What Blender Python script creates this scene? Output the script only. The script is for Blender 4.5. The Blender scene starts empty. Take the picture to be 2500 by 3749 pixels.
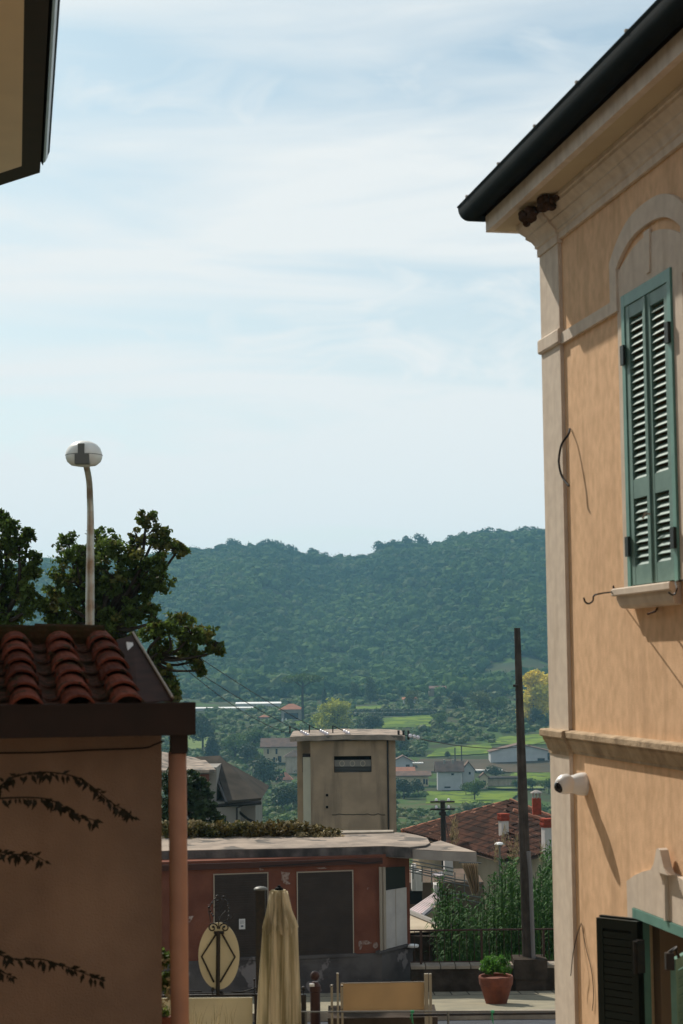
import bpy, math, random
import numpy as np
from mathutils import Vector, Matrix, noise as mnoise

random.seed(7)
rng = np.random.default_rng(11)
SC = bpy.context.scene
COL = SC.collection

# ------------------------------------------------------------------ camera
FPX, W0, H0 = 6200.0, 2500.0, 3749.0
TH = math.atan(553.5 / FPX); RO = 0.0105
CF = Vector((0, math.cos(TH), math.sin(TH)))
_U = Vector((0, -math.sin(TH), math.cos(TH))); _R = Vector((1, 0, 0))
CR = _R * math.cos(RO) - _U * math.sin(RO)
CU = _R * math.sin(RO) + _U * math.cos(RO)
cam_d = bpy.data.cameras.new('camera'); cam = bpy.data.objects.new('camera', cam_d); COL.objects.link(cam)
m = Matrix.Identity(4)
for i in range(3):
    m[i][0] = CR[i]; m[i][1] = CU[i]; m[i][2] = -CF[i]
cam.matrix_world = m
cam_d.sensor_fit = 'VERTICAL'; cam_d.sensor_height = 36.0; cam_d.sensor_width = 24.0
cam_d.lens = FPX / H0 * 36.0
cam_d.clip_start = 0.1; cam_d.clip_end = 20000
cam_d.dof.use_dof = True; cam_d.dof.focus_distance = 45.0; cam_d.dof.aperture_fstop = 5.0
SC.camera = cam

# ------------------------------------------------------------------ sky and sun
TO_SUN = Vector((-1.494, 2.46, 2.60)).normalized()
EL = math.asin(TO_SUN.z); AZ = math.atan2(TO_SUN.x, TO_SUN.y)
SKY_STR = 0.106; SUN_STR = 5.0
world = bpy.data.worlds.new('World'); SC.world = world; world.use_nodes = True
nt = world.node_tree; nt.nodes.clear()
def N(nt, t, **k):
    n = nt.nodes.new(t)
    for a, b in k.items(): setattr(n, a, b)
    return n
sky = N(nt, 'ShaderNodeTexSky', sky_type='NISHITA'); sky.sun_disc = False
sky.sun_elevation = EL; sky.sun_rotation = AZ
sky.air_density = 1.0; sky.dust_density = 1.2; sky.ozone_density = 1.0
bg = N(nt, 'ShaderNodeBackground'); bg.inputs[1].default_value = SKY_STR
wo = N(nt, 'ShaderNodeOutputWorld')
tc = N(nt, 'ShaderNodeTexCoord')
mp = N(nt, 'ShaderNodeMapping'); mp.inputs['Scale'].default_value = (2.2, 2.2, 15.0); mp.inputs['Rotation'].default_value = (0, 0.07, 0.3)
nz = N(nt, 'ShaderNodeTexNoise'); nz.inputs['Scale'].default_value = 1.5; nz.inputs['Detail'].default_value = 8; nz.inputs['Roughness'].default_value = .48; nz.inputs['Distortion'].default_value = .5
nt.links.new(tc.outputs['Generated'], mp.inputs[0]); nt.links.new(mp.outputs[0], nz.inputs['Vector'])
cr = N(nt, 'ShaderNodeValToRGB'); cr.color_ramp.elements[0].position = .40; cr.color_ramp.elements[1].position = .68
nt.links.new(nz.outputs[0], cr.inputs[0])
# wispy curls
mp2 = N(nt, 'ShaderNodeMapping'); mp2.inputs['Scale'].default_value = (7, 4, 16.0); mp2.inputs['Location'].default_value = (4.1, 2.0, 1.7); mp2.inputs['Rotation'].default_value = (0, -.22, 0)
nz2 = N(nt, 'ShaderNodeTexNoise'); nz2.inputs['Scale'].default_value = 1.3; nz2.inputs['Detail'].default_value = 9; nz2.inputs['Distortion'].default_value = 1.6; nz2.inputs['Roughness'].default_value = .52
nt.links.new(tc.outputs['Generated'], mp2.inputs[0]); nt.links.new(mp2.outputs[0], nz2.inputs['Vector'])
cr2 = N(nt, 'ShaderNodeValToRGB'); cr2.color_ramp.elements[0].position = .50; cr2.color_ramp.elements[1].position = .72
nt.links.new(nz2.outputs[0], cr2.inputs[0])
ad = N(nt, 'ShaderNodeMath', operation='MAXIMUM'); nt.links.new(cr.outputs[0], ad.inputs[0]); wk = N(nt, 'ShaderNodeMath', operation='MULTIPLY'); wk.inputs[1].default_value = .6; nt.links.new(cr2.outputs[0], wk.inputs[0]); nt.links.new(wk.outputs[0], ad.inputs[1])
# thicker veil towards the horizon
sp = N(nt, 'ShaderNodeSeparateXYZ'); nt.links.new(tc.outputs['Generated'], sp.inputs[0])
mr = N(nt, 'ShaderNodeMapRange'); mr.inputs['From Min'].default_value = 0.03; mr.inputs['From Max'].default_value = .40
mr.inputs['To Min'].default_value = .95; mr.inputs['To Max'].default_value = .10
nt.links.new(sp.outputs['Z'], mr.inputs['Value'])
mu = N(nt, 'ShaderNodeMath', operation='MULTIPLY'); nt.links.new(ad.outputs[0], mu.inputs[0]); mu.inputs[1].default_value = .72
a2 = N(nt, 'ShaderNodeMath', operation='ADD', use_clamp=True); nt.links.new(mu.outputs[0], a2.inputs[0]); nt.links.new(mr.outputs[0], a2.inputs[1])
mx = N(nt, 'ShaderNodeMixRGB'); tint = N(nt, 'ShaderNodeMixRGB', blend_type='MULTIPLY'); tint.inputs[0].default_value = 1; tint.inputs[2].default_value = (.84, 1.0, .93, 1); nt.links.new(sky.outputs[0], tint.inputs[1])
nt.links.new(a2.outputs[0], mx.inputs[0]); nt.links.new(tint.outputs[0], mx.inputs[1])
mx.inputs[2].default_value = (8.0, 8.3, 8.3, 1)
nt.links.new(mx.outputs[0], bg.inputs[0]); nt.links.new(bg.outputs[0], wo.inputs[0])

sun_d = bpy.data.lights.new('sun', 'SUN'); sun = bpy.data.objects.new('sun', sun_d); COL.objects.link(sun)
sun_d.energy = SUN_STR; sun_d.angle = math.radians(.53); sun_d.color = (1, .93, .82)
sun.rotation_euler = TO_SUN.to_track_quat('Z', 'Y').to_euler(); sun.location = (0, 0, 30)
SC.view_settings.view_transform = 'Standard'; SC.view_settings.look = 'None'
SC.view_settings.exposure = 0.04; SC.view_settings.gamma = 1.0
SC.cycles.max_bounces = 6; SC.cycles.volume_bounces = 1; SC.cycles.transparent_max_bounces = 6

# ------------------------------------------------------------------ surveying helpers
def ray(x, y): return CF + CR * ((x - W0 / 2) / FPX) + CU * ((H0 / 2 - y) / FPX)
def at(x, y, Y): d = ray(x, y); return d * (Y / d.y)
wS = Vector((-.19, .9818, 0)).normalized(); nS = Vector((wS.y, -wS.x, 0))   # street direction, and to its right
def S(u, v, z): return nS * u + wS * v + Vector((0, 0, z))
def PU(x, y, u): d = ray(x, y); return d * (u / d.dot(nS))
def PV(x, y, v): d = ray(x, y); return d * (v / d.dot(wS))
def PZ(x, y, z): d = ray(x, y); return d * (z / d.z)
def lin(h):
    h = h.lstrip('#'); r = []
    for i in (0, 2, 4):
        c = int(h[i:i + 2], 16) / 255; r.append(c / 12.92 if c <= .04045 else ((c + .055) / 1.055) ** 2.4)
    return tuple(r)

# ------------------------------------------------------------------ materials
MATS = {}
def mat(name, c1, c2=None, scale=4, rough=.8, bump=0, bscale=30, streak=None, leaf=False, metal=0, spec=.3, trans=0, detail=5, contrast=(.35, .65), island=0, patch=None, stretch=None):
    M = bpy.data.materials.new(name); M.use_nodes = True; t = M.node_tree; t.nodes.clear()
    out = N(t, 'ShaderNodeOutputMaterial'); p = N(t, 'ShaderNodeBsdfPrincipled')
    p.inputs['Roughness'].default_value = rough; p.inputs['Metallic'].default_value = metal
    p.inputs['Specular IOR Level'].default_value = min(spec, .04) if rough >= .85 else spec
    tcn = N(t, 'ShaderNodeTexCoord')
    col = None
    def rgb(c):
        r = N(t, 'ShaderNodeRGB'); r.outputs[0].default_value = (*c, 1); return r.outputs[0]
    col = rgb(c1)
    def nmix(col, c, sc, lo, hi, st=None, det=detail, fac=1.0):
        mpn = N(t, 'ShaderNodeMapping'); mpn.inputs['Scale'].default_value = st or (1, 1, 1)
        nn = N(t, 'ShaderNodeTexNoise'); nn.inputs['Scale'].default_value = sc; nn.inputs['Detail'].default_value = det
        t.links.new(tcn.outputs['Object'], mpn.inputs[0]); t.links.new(mpn.outputs[0], nn.inputs['Vector'])
        rr = N(t, 'ShaderNodeMapRange'); rr.inputs['From Min'].default_value = lo; rr.inputs['From Max'].default_value = hi; rr.inputs['To Max'].default_value = fac
        t.links.new(nn.outputs[0], rr.inputs['Value'])
        x = N(t, 'ShaderNodeMixRGB'); t.links.new(rr.outputs[0], x.inputs[0]); t.links.new(col, x.inputs[1]); x.inputs[2].default_value = (*c, 1)
        return x.outputs[0]
    if c2: col = nmix(col, c2, scale, contrast[0], contrast[1], stretch)
    if streak: col = nmix(col, streak[0], streak[1], .48, .75, (1, 1, .12), 6, streak[2] if len(streak) > 2 else .7)
    if patch: col = nmix(col, patch[0], patch[1], patch[2], patch[2] + .03, None, 6)
    if island:
        g = N(t, 'ShaderNodeNewGeometry'); hs = N(t, 'ShaderNodeHueSaturation')
        mm = N(t, 'ShaderNodeMapRange'); mm.inputs['To Min'].default_value = 1 - island; mm.inputs['To Max'].default_value = 1 + island
        t.links.new(g.outputs['Random Per Island'], mm.inputs['Value']); t.links.new(mm.outputs[0], hs.inputs['Value'])
        t.links.new(col, hs.inputs['Color']); col = hs.outputs[0]
    t.links.new(col, p.inputs['Base Color'])
    if bump:
        nb = N(t, 'ShaderNodeTexNoise'); nb.inputs['Scale'].default_value = bscale; nb.inputs['Detail'].default_value = 5
        t.links.new(tcn.outputs['Object'], nb.inputs['Vector'])
        b = N(t, 'ShaderNodeBump'); b.inputs['Strength'].default_value = bump; b.inputs['Distance'].default_value = .02
        t.links.new(nb.outputs[0], b.inputs['Height']); t.links.new(b.outputs[0], p.inputs['Normal'])
    if trans:
        tr = N(t, 'ShaderNodeBsdfTranslucent'); mxs = N(t, 'ShaderNodeMixShader'); mxs.inputs[0].default_value = trans
        t.links.new(col, tr.inputs[0]); t.links.new(p.outputs[0], mxs.inputs[1]); t.links.new(tr.outputs[0], mxs.inputs[2])
        t.links.new(mxs.outputs[0], out.inputs[0])
    else: t.links.new(p.outputs[0], out.inputs[0])
    MATS[name] = M; return M

mat('ochre_plaster', (.78, .515, .32), (.64, .415, .25), 13, .92, .15, 90, detail=14, contrast=(.36, .70), streak=((.44, .28, .17), 6, .5), stretch=(1, 1, .7))
mat('trim_plaster', (.68, .58, .475), (.60, .505, .415), 10, .92, .12, 160, streak=((.42, .33, .25), 9, .45))
mat('trim_weathered', (.50, .38, .26), (.36, .27, .18), 7, .9, .5, 50, streak=((.18, .13, .09), 10, .6))
mat('green_paint', (.16, .26, .225), (.13, .22, .19), 8, .5, .1, 40)
mat('green_frame', (.15, .30, .25), (.12, .25, .21), 8, .45)
mat('shaded_green_and_hinges', (.012, .018, .015), None, 8, .5)
mat('gutter_metal', (.010, .013, .014), (.006, .009, .010), 5, .7, 0, 20, spec=.04)
mat('gutter_sky_sheen', (.30, .34, .33), (.24, .28, .27), 5, .3, metal=.3)
mat('black_iron', (.012, .012, .013), (.03, .022, .016), 20, .5)
mat('white_plastic', (.75, .73, .70), None, 5, .35)
mat('black_glass', (.01, .01, .012), None, 5, .1)
mat('dark_inside', (.012, .010, .009), None, 5, .9)
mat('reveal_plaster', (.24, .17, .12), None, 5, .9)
mat('pink_stucco', (.36, .265, .20), (.27, .20, .155), 2.6, .95, .6, 120, streak=((.22, .15, .11), 3, .5))
mat('pipe_paint', (.46, .26, .175), (.38, .215, .15), 5, .55)
mat('brown_metal', (.022, .011, .008), (.015, .008, .006), 6, .55)
mat('flashing_metal', (.06, .028, .022), (.035, .02, .016), 8, .75, spec=.1)
mat('roof_tile', (.22, .07, .045), (.12, .042, .03), 9, .85, .5, 40, island=.3, patch=((.06, .045, .03), 12, .58))
mat('roof_moss_tile', (.12, .055, .04), (.035, .028, .018), 18, .95, .8, 40)
mat('roof_moss', (.06, .035, .02), (.035, .03, .012), 14, .95, .8, 40)
mat('cream_soffit', (.55, .45, .30), (.5, .4, .27), 2, .9)
mat('pale_soffit', (.74, .63, .45), (.68, .58, .42), 2, .9)
mat('lamp_white', (.78, .76, .70), (.68, .66, .6), 6, .3)
mat('lamp_grey', (.12, .12, .11), None, 6, .5)
mat('galv_pole', (.44, .42, .36), (.26, .16, .09), 5, .35, contrast=(.45, .7), metal=.5, streak=((.16, .09, .05), 6, .8))
mat('orange_wall', (.205, .086, .058), (.145, .06, .043), 3, .9, .3, 40, patch=((.5, .42, .38), 3.2, .735), streak=((.17, .055, .032), 4, .5))
mat('grey_base', (.13, .12, .118), (.085, .078, .08), 2.2, .9, .4, 30, contrast=(.4, .6), patch=((.22, .20, .20), 2.6, .60))
mat('weathered_concrete', (.36, .29, .235), (.22, .185, .155), 2.2, .95, .5, 20, contrast=(.4, .62), patch=((.14, .125, .11), 1.6, .59))
mat('concrete_edge', (.17, .15, .14), (.07, .065, .065), 4, .95, .5, 20, streak=((.04, .04, .04), 5, .8))
mat('canopy_edge', (.36, .33, .30), (.28, .25, .23), 4, .95)
mat('roller_shutter', (.045, .034, .03), (.032, .025, .022), 4, .6)
mat('alu_frame', (.35, .30, .24), None, 4, .5)
mat('white_board', (.5, .48, .46), (.42, .4, .39), 4, .8)
mat('paper', (.62, .62, .62), None, 4, .8)
mat('ink', (.12, .14, .18), None, 4, .8)
mat('tower_plaster', (.40, .29, .20), (.32, .235, .165), 1.6, .95, .4, 18, contrast=(.4, .6), streak=((.15, .115, .085), 3.2, .9))
mat('tower_lit_and_rings', (.5, .44, .34), (.42, .37, .3), 1.6, .95)
mat('stain', (.10, .08, .06), None, 4, .95)
mat('ceramic', (.80, .74, .78), None, 4, .25)
mat('canvas', (.76, .68, .50), (.42, .36, .23), 11, .9, stretch=(1.6, 1.6, .05), contrast=(.44, .58), streak=((.20, .19, .11), 16, .9), trans=.42)
mat('cream_panel', (.68, .61, .44), (.60, .54, .39), 3, .8, trans=.3, patch=((.2, .2, .08), 2.5, .66))
mat('gold_panel', (.50, .37, .22), (.44, .33, .20), 3, .6, trans=.45)
mat('brown_paint', (.055, .022, .017), None, 4, .5)
mat('post_paint', (.30, .26, .19), None, 4, .5)
mat('green_tape', (.04, .30, .14), None, 4, .5)
mat('terracotta', (.19, .055, .028), (.12, .038, .022), 8, .8, .3, 30)
mat('basil_leaf', (.11, .25, .035), (.05, .15, .02), 9, .6, trans=.5, island=.4)
mat('dark_stone', (.07, .055, .045), (.035, .028, .022), 5, .95, .8, 12)
mat('coping', (.36, .31, .25), (.25, .21, .17), 5, .9, .4, 20)
mat('pavement', (.28, .25, .18), (.22, .20, .15), 3, .95, .4, 30)
mat('pavement_strip', (.30, .27, .20), (.20, .18, .14), 5, .95, .4, 30)
mat('street_stone', (.42, .37, .30), (.34, .30, .25), 3, .9, .4, 20)
mat('asphalt', (.075, .08, .09), (.06, .062, .07), 6, .9, .5, 60)
mat('wood_pole', (.085, .07, .06), (.05, .042, .036), 5, .9, .4, 40, streak=((.03, .025, .02), 12, .8))
mat('conduit_grey', (.16, .15, .15), None, 5, .6)
mat('rust_iron', (.055, .03, .022), None, 5, .8)
mat('house_tile', (.11, .054, .038), (.048, .032, .026), 2.4, .95, .6, 8, contrast=(.42, .58), patch=((.30, .16, .11), 3.5, .66))
mat('old_tile', (.15, .105, .08), (.10, .08, .06), 1.5, .95, .5, 6)
mat('grey_roof', (.065, .055, .045), (.04, .036, .03), 1.2, .95, .5, 8)
mat('red_far_roof', (.42, .19, .12), (.32, .15, .10), .8, .9)
mat('brown_far_roof', (.20, .13, .10), (.14, .10, .08), .8, .9)
mat('white_wall', (.46, .46, .45), (.40, .40, .39), .6, .9)
mat('white_near', (.62, .58, .54), (.5, .46, .43), 3, .9)
mat('cream_wall', (.55, .46, .30), (.46, .38, .25), .5, .9)
mat('beige_wall', (.45, .37, .27), (.37, .30, .22), 1.2, .9, streak=((.25, .2, .15), 2, .6))
mat('grey_wall', (.30, .28, .25), (.24, .22, .2), .6, .9)
mat('peeled', (.34, .27, .24), (.22, .13, .10), 25, .95, contrast=(.4, .6))
mat('brick_red', (.33, .065, .04), (.22, .05, .03), 8, .9, .6, 20)
mat('window_dark', (.02, .022, .025), None, 5, .2)
mat('window_red', (.20, .07, .05), None, 5, .6)
mat('greenhouse_sheet', (.85, .80, .74), None, 1, .35)
mat('corrugated', (.72, .60, .58), (.6, .5, .48), 2, .4)
mat('awning_cloth', (.42, .33, .22), (.33, .26, .18), 2, .9, trans=.3)
mat('bark', (.05, .04, .03), (.03, .025, .02), 10, .95, .8, 15)
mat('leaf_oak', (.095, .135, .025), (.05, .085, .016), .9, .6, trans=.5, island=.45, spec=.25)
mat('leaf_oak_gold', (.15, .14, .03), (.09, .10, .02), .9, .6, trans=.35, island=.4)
mat('leaf_dark', (.022, .042, .014), (.04, .06, .018), .6, .7, trans=.2, island=.4)
mat('leaf_mid', (.05, .095, .02), (.095, .15, .03), .12, .8, trans=.25, island=.35)
mat('leaf_olive', (.11, .135, .035), (.07, .095, .025), .12, .8, trans=.25, island=.35)
mat('leaf_yellow', (.72, .56, .05), (.46, .42, .05), .15, .8, trans=.3, island=.35)
mat('leaf_yellowgreen', (.36, .36, .05), (.22, .26, .04), .15, .8, trans=.3, island=.35)
mat('leaf_forest', (.025, .063, .017), (.065, .115, .026), .012, .85, island=.25, trans=.15, detail=4, contrast=(.42, .58))
mat('leaf_forest_light', (.085, .115, .045), (.06, .09, .035), .05, .85, island=.3, trans=.15)
mat('leaf_hedge', (.05, .06, .015), (.12, .085, .025), 2.0, .7, trans=.25, island=.5)
mat('leaf_dry', (.36, .28, .15), (.22, .18, .09), 2.0, .8, trans=.3, island=.4)
mat('leaf_reed', (.035, .095, .022), (.06, .13, .03), 1.2, .7, trans=.3, island=.5, spec=.12)
mat('leaf_vine', (.012, .014, .008), (.02, .018, .01), 8, .7, trans=.1)
mat('ground_soil', (.035, .05, .018), (.055, .055, .028), .05, .95, patch=((.05, .085, .02), .08, .52))
mat('meadow_grass', (.135, .19, .022), (.07, .115, .018), .14, .9, contrast=(.42, .58), detail=8, patch=((.05, .075, .02), .22, .60))
mat('pale_grass', (.15, .19, .06), (.10, .14, .04), .06, .9)
mat('ploughed', (.10, .075, .05), (.065, .055, .035), .05, .95)
mat('field_stubble', (.10, .085, .045), (.045, .09, .022), .12, contrast=(.4, .6), rough=.95)
mat('wire_black', (.01, .01, .011), None, 5, .6)

# ------------------------------------------------------------------ mesh builder
ORG = {}
def tag(o, label=None, cat=None, group=None, kind=None):
    if label: o['label'] = label
    if cat: o['category'] = cat
    if group: o['group'] = group
    if kind: o['kind'] = kind
    return o
def thing(name, loc, label, cat, group=None):
    o = bpy.data.objects.new(name, None); COL.objects.link(o); o.location = loc; o.empty_display_size = .2
    ORG[o.name] = Vector(loc); return tag(o, label, cat, group)
class MB:
    def __init__(s): s.v = []; s.f = []
    def add(s, vs, fs):
        b = len(s.v); s.v += [tuple(x) for x in vs]; s.f += [tuple(b + i for i in f) for f in fs]; return s
    def hexa(s, p):   # 8 points: bottom loop 0-3, top loop 4-7
        return s.add(p, [(0, 3, 2, 1), (4, 5, 6, 7), (0, 1, 5, 4), (1, 2, 6, 5), (2, 3, 7, 6), (3, 0, 4, 7)])
    def sbox(s, u0, u1, v0, v1, z0, z1):   # box in the street frame
        return s.hexa([S(u0, v0, z0), S(u1, v0, z0), S(u1, v1, z0), S(u0, v1, z0), S(u0, v0, z1), S(u1, v0, z1), S(u1, v1, z1), S(u0, v1, z1)])
    def box(s, c, sx, sy, sz, yaw=0):
        c = Vector(c); ca, sa = math.cos(yaw), math.sin(yaw); P = []
        for dz in (-.5, .5):
            for dx, dy in ((-.5, -.5), (.5, -.5), (.5, .5), (-.5, .5)):
                x, y = dx * sx, dy * sy; P.append(c + Vector((x * ca - y * sa, x * sa + y * ca, dz * sz)))
        return s.hexa(P)
    def prism(s, poly, off):   # planar polygon extruded by offset vector
        n = len(poly); off = Vector(off); P = [Vector(p) for p in poly]
        return s.add(P + [p + off for p in P], [tuple(range(n))[::-1], tuple(range(n, 2 * n))] + [(i, (i + 1) % n, n + (i + 1) % n, n + i) for i in range(n)])
    def slab(s, quad, t):      # polygon given a thickness along its normal
        P = [Vector(p) for p in quad]; nn = (P[1] - P[0]).cross(P[-1] - P[0]).normalized()
        return s.prism(P, nn * t)
    def tube(s, path, r, n=8, cap=True):
        P = [Vector(p) for p in path]; R = r if isinstance(r, (list, tuple)) else [r] * len(P); b = len(s.v); ref = None
        for i, p in enumerate(P):
            t = (P[min(i + 1, len(P) - 1)] - P[max(i - 1, 0)]).normalized()
            if ref is None: ref = Vector((0, 0, 1)) if abs(t.z) < .9 else Vector((1, 0, 0))
            a = t.cross(ref)
            if a.length < 1e-4: a = t.orthogonal()
            a.normalize(); c = a.cross(t).normalized(); ref = c
            for k in range(n):
                q = 2 * math.pi * k / n; s.v.append(tuple(p + (a * math.cos(q) + c * math.sin(q)) * R[i]))
        for i in range(len(P) - 1):
            for k in range(n):
                s.f.append((b + i * n + k, b + i * n + (k + 1) % n, b + (i + 1) * n + (k + 1) % n, b + (i + 1) * n + k))
        if cap: s.f.append(tuple(b + k for k in range(n))[::-1]); s.f.append(tuple(b + (len(P) - 1) * n + k for k in range(n)))
        return s
    def lathe(s, c, prof, n=20, axis=Vector((0, 0, 1)), sx=1):
        c = Vector(c); ax = axis.normalized(); a = ax.orthogonal().normalized(); d = ax.cross(a); b = len(s.v)
        for r, h in prof:
            for k in range(n):
                q = 2 * math.pi * k / n; s.v.append(tuple(c + ax * h + (a * math.cos(q) + d * math.sin(q)) * r))
        for i in range(len(prof) - 1):
            for k in range(n): s.f.append((b + i * n + k, b + i * n + (k + 1) % n, b + (i + 1) * n + (k + 1) % n, b + (i + 1) * n + k))
        s.f.append(tuple(b + k for k in range(n))[::-1]); s.f.append(tuple(b + (len(prof) - 1) * n + k for k in range(n)))
        return s
    def ball(s, c, r, n=10, sz=1):
        return s.lathe(c, [(max(r * math.sin(math.pi * i / n), 1e-4), -r * sz * math.cos(math.pi * i / n)) for i in range(n + 1)], max(8, n))
    def build(s, name, mname, parent=None, base=None, smooth=False, **tags):
        me = bpy.data.meshes.new(name)
        if parent is not None: o0 = ORG[parent.name]
        elif base is not None: o0 = Vector(base)
        else:
            a = np.array(s.v); o0 = Vector(((a[:, 0].min() + a[:, 0].max()) / 2, (a[:, 1].min() + a[:, 1].max()) / 2, a[:, 2].min()))
        me.from_pydata([(x - o0.x, y - o0.y, z - o0.z) for x, y, z in s.v], [], s.f); me.update()
        me.materials.append(MATS[mname])
        if smooth: me.shade_smooth() if hasattr(me, 'shade_smooth') else None
        o = bpy.data.objects.new(name, me); COL.objects.link(o)
        if parent is not None: o.parent = parent
        else: o.location = o0
        ORG[o.name] = o0.copy(); tag(o, **tags); return o
def structure(name, mb, mname, base=(0, 0, 0)): return mb.build(name, mname, base=base, kind='structure')
def np_mesh(name, verts, faces_n, mname):    # verts (k*faces_n,3): loose polygons of faces_n corners
    n = len(verts); me = bpy.data.meshes.new(name); k = n // faces_n
    me.vertices.add(n); me.vertices.foreach_set('co', verts.astype(np.float32).ravel())
    me.loops.add(n); me.loops.foreach_set('vertex_index', np.arange(n, dtype=np.int32))
    me.polygons.add(k); me.polygons.foreach_set('loop_start', np.arange(0, n, faces_n, dtype=np.int32))
    me.update(calc_edges=True); me.materials.append(MATS[mname]); return me
def leaves(pts, size, asp=.55, droop=.3, var=.35, flat=0.0):   # rhombus leaves round given points, each its own island
    n = len(pts); d = rng.normal(size=(n, 3)); d[:, 2] *= (1 - flat); d[:, 2] -= droop; d /= np.linalg.norm(d, axis=1)[:, None]
    e = rng.normal(size=(n, 3)); e -= (e * d).sum(1)[:, None] * d; e /= np.linalg.norm(e, axis=1)[:, None]
    s = size * (1 + var * rng.normal(size=n)).clip(.4, 2)[:, None]
    V = np.empty((n, 4, 3)); V[:, 0] = pts - d * s * .5; V[:, 1] = pts + e * s * asp * .5; V[:, 2] = pts + d * s * .5; V[:, 3] = pts - e * s * asp * .5
    return V.reshape(-1, 3)
def shell_pts(n, c, r, fill=.55, low=.6):   # points in an ellipsoid, denser towards its surface
    d = rng.normal(size=(n, 3)); d /= np.linalg.norm(d, axis=1)[:, None]
    q = (fill + (1 - fill) * rng.random(n) ** .6)[:, None]
    return np.array(c) + d * q * np.array(r)
def copy_thing(root, loc, scale=1, rz=0, label=None, cat=None, group=None):
    r = root.copy(); COL.objects.link(r); r.location = loc; r.scale = (scale,) * 3 if not isinstance(scale, tuple) else scale; r.rotation_euler = (0, 0, rz)
    for c in root.children:
        d = c.copy(); COL.objects.link(d); d.parent = r
    for k in ('label', 'group'):
        if k in r.keys(): del r[k]
    ORG[r.name] = Vector(loc)
    return tag(r, label, cat, group)

# ------------------------------------------------------------------ terrain
PY_ = [(-60, -4.1), (12, -4.15), (20, -4.62), (28.8, -5.60), (29.4, -8.0), (60, -11.5), (100, -15), (200, -22.5), (300, -28), (400, -30), (440, -29), (480, -26.3), (560, -20.5), (650, -16.2), (720, -14.2)]
_py = np.array(PY_)
CREST = np.array([(-900, 2150), (-200, 2128), (143, 2090), (400, 2075), (560, 2060), (686, 2048), (861, 2026), (989, 2030), (1180, 2062), (1340, 2062), (1435, 2028), (1595, 2030), (1786, 1988), (1977, 1976), (2500, 1950), (3200, 1960)], float)
YC = 1290.0
def crest_z(px):
    py = np.interp(px, CREST[:, 0], CREST[:, 1]); return (2428 - .0105 * (px - 1250) - py) / FPX * YC
def T(X, Y):
    X = np.asarray(X, float); Y = np.asarray(Y, float)
    base = np.interp(Y, _py[:, 0], _py[:, 1])
    px = 1250 + X / np.maximum(Y, 1) * FPX
    cz = crest_z(px)
    foot = 720 - 40 * np.sin((px - 300) / 700.) 
    s = np.clip((Y - foot) / (YC - foot), 0, 1)
    q_ = np.clip((s - .12) / .80, 0, 1); g = .30 * s + .70 * q_ * q_ * (3 - 2 * q_)
    und = (np.sin(px / 140. + s * 2.6) * 5.0 + np.sin(px / 57. - s * 4) * 2.4 + np.sin(px / 300. + 1.2) * 6) * np.sin(math.pi * s) ** 1.5
    hill = -14.2 + (cz + 14.2) * g + und
    z = np.where(s > 0, np.maximum(hill, np.where(Y > 720, -1e3, base)), base)
    z = np.where(Y > YC, cz - (Y - YC) * .05, z)
    roll = (np.sin(X * .021 + Y * .013) * .9 + np.sin(X * .05 - Y * .031) * .35) * np.clip((Y - 90) / 100, 0, 1) * (s <= 0)
    return z + roll
def Tz(x, y): return float(T(x, y))
def ground_at(px, py, y0=60., y1=1280.):
    d = ray(px, py); ys = np.linspace(y0, y1, 3000); z = ys * d.z / d.y; tt = T(ys * d.x / d.y, ys)
    k = np.where(z < tt)[0]; Y = ys[k[0]] if len(k) else y1
    X = Y * d.x / d.y; return Vector((X, Y, Tz(X, Y)))
ys = np.concatenate([np.linspace(-40, 28.8, 12), [29.4], np.linspace(34, 100, 12), np.linspace(110, 700, 110), np.linspace(706, 1290, 90), np.linspace(1300, 3200, 10)])
ts = np.concatenate([np.linspace(-3, -.32, 12), np.linspace(-.3, .3, 130), np.linspace(.32, 3, 12)])
gv = []; 
for Yv in ys:
    sc = max(Yv, 45.)
    X = ts * sc; Z = T(X, np.full_like(X, Yv)); gv.append(np.stack([X, np.full_like(X, Yv), Z], 1))
gv = np.concatenate(gv); nx = len(ts); mb = MB(); mb.v = [tuple(r) for r in gv]
mb.f = [(j * nx + i, j * nx + i + 1, (j + 1) * nx + i + 1, (j + 1) * nx + i) for j in range(len(ys) - 1) for i in range(nx - 1)]
structure('ground', mb, 'ground_soil').data.shade_smooth()

def patch(name, quad, mname, lift=.25, n=14):
    G = []
    for j in range(n + 1):
        for i in range(n + 1):
            a, b = i / n, j / n
            x = (1 - b) * ((1 - a) * quad[0][0] + a * quad[1][0]) + b * ((1 - a) * quad[3][0] + a * quad[2][0])
            y = (1 - b) * ((1 - a) * quad[0][1] + a * quad[1][1]) + b * ((1 - a) * quad[3][1] + a * quad[2][1])
            e = min(a, 1 - a, b, 1 - b)
            if e < .01: x += random.uniform(-4, 4); y += random.uniform(-1, 1)
            p = ground_at(x, y); G.append((p.x, p.y, p.z + lift))
    q = MB(); q.v = G; q.f = [(j * (n + 1) + i, j * (n + 1) + i + 1, (j + 1) * (n + 1) + i + 1, (j + 1) * (n + 1) + i) for j in range(n) for i in range(n)]
    structure(name, q, mname)
patch('meadow', [(1400, 2668), (1590, 2662), (1590, 2618), (1405, 2632)], 'meadow_grass')
patch('meadow', [(1285, 2601), (1470, 2595), (1470, 2582), (1290, 2590)], 'meadow_grass')
patch('meadow', [(1560, 2775), (1800, 2760), (1800, 2722), (1600, 2745)], 'meadow_grass')
patch('meadow', [(1800, 2728), (2080, 2728), (2080, 2685), (1830, 2700)], 'meadow_grass')
patch('meadow', [(1560, 2948), (1860, 2948), (1900, 2905), (1560, 2903)], 'meadow_grass', .4)
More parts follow.
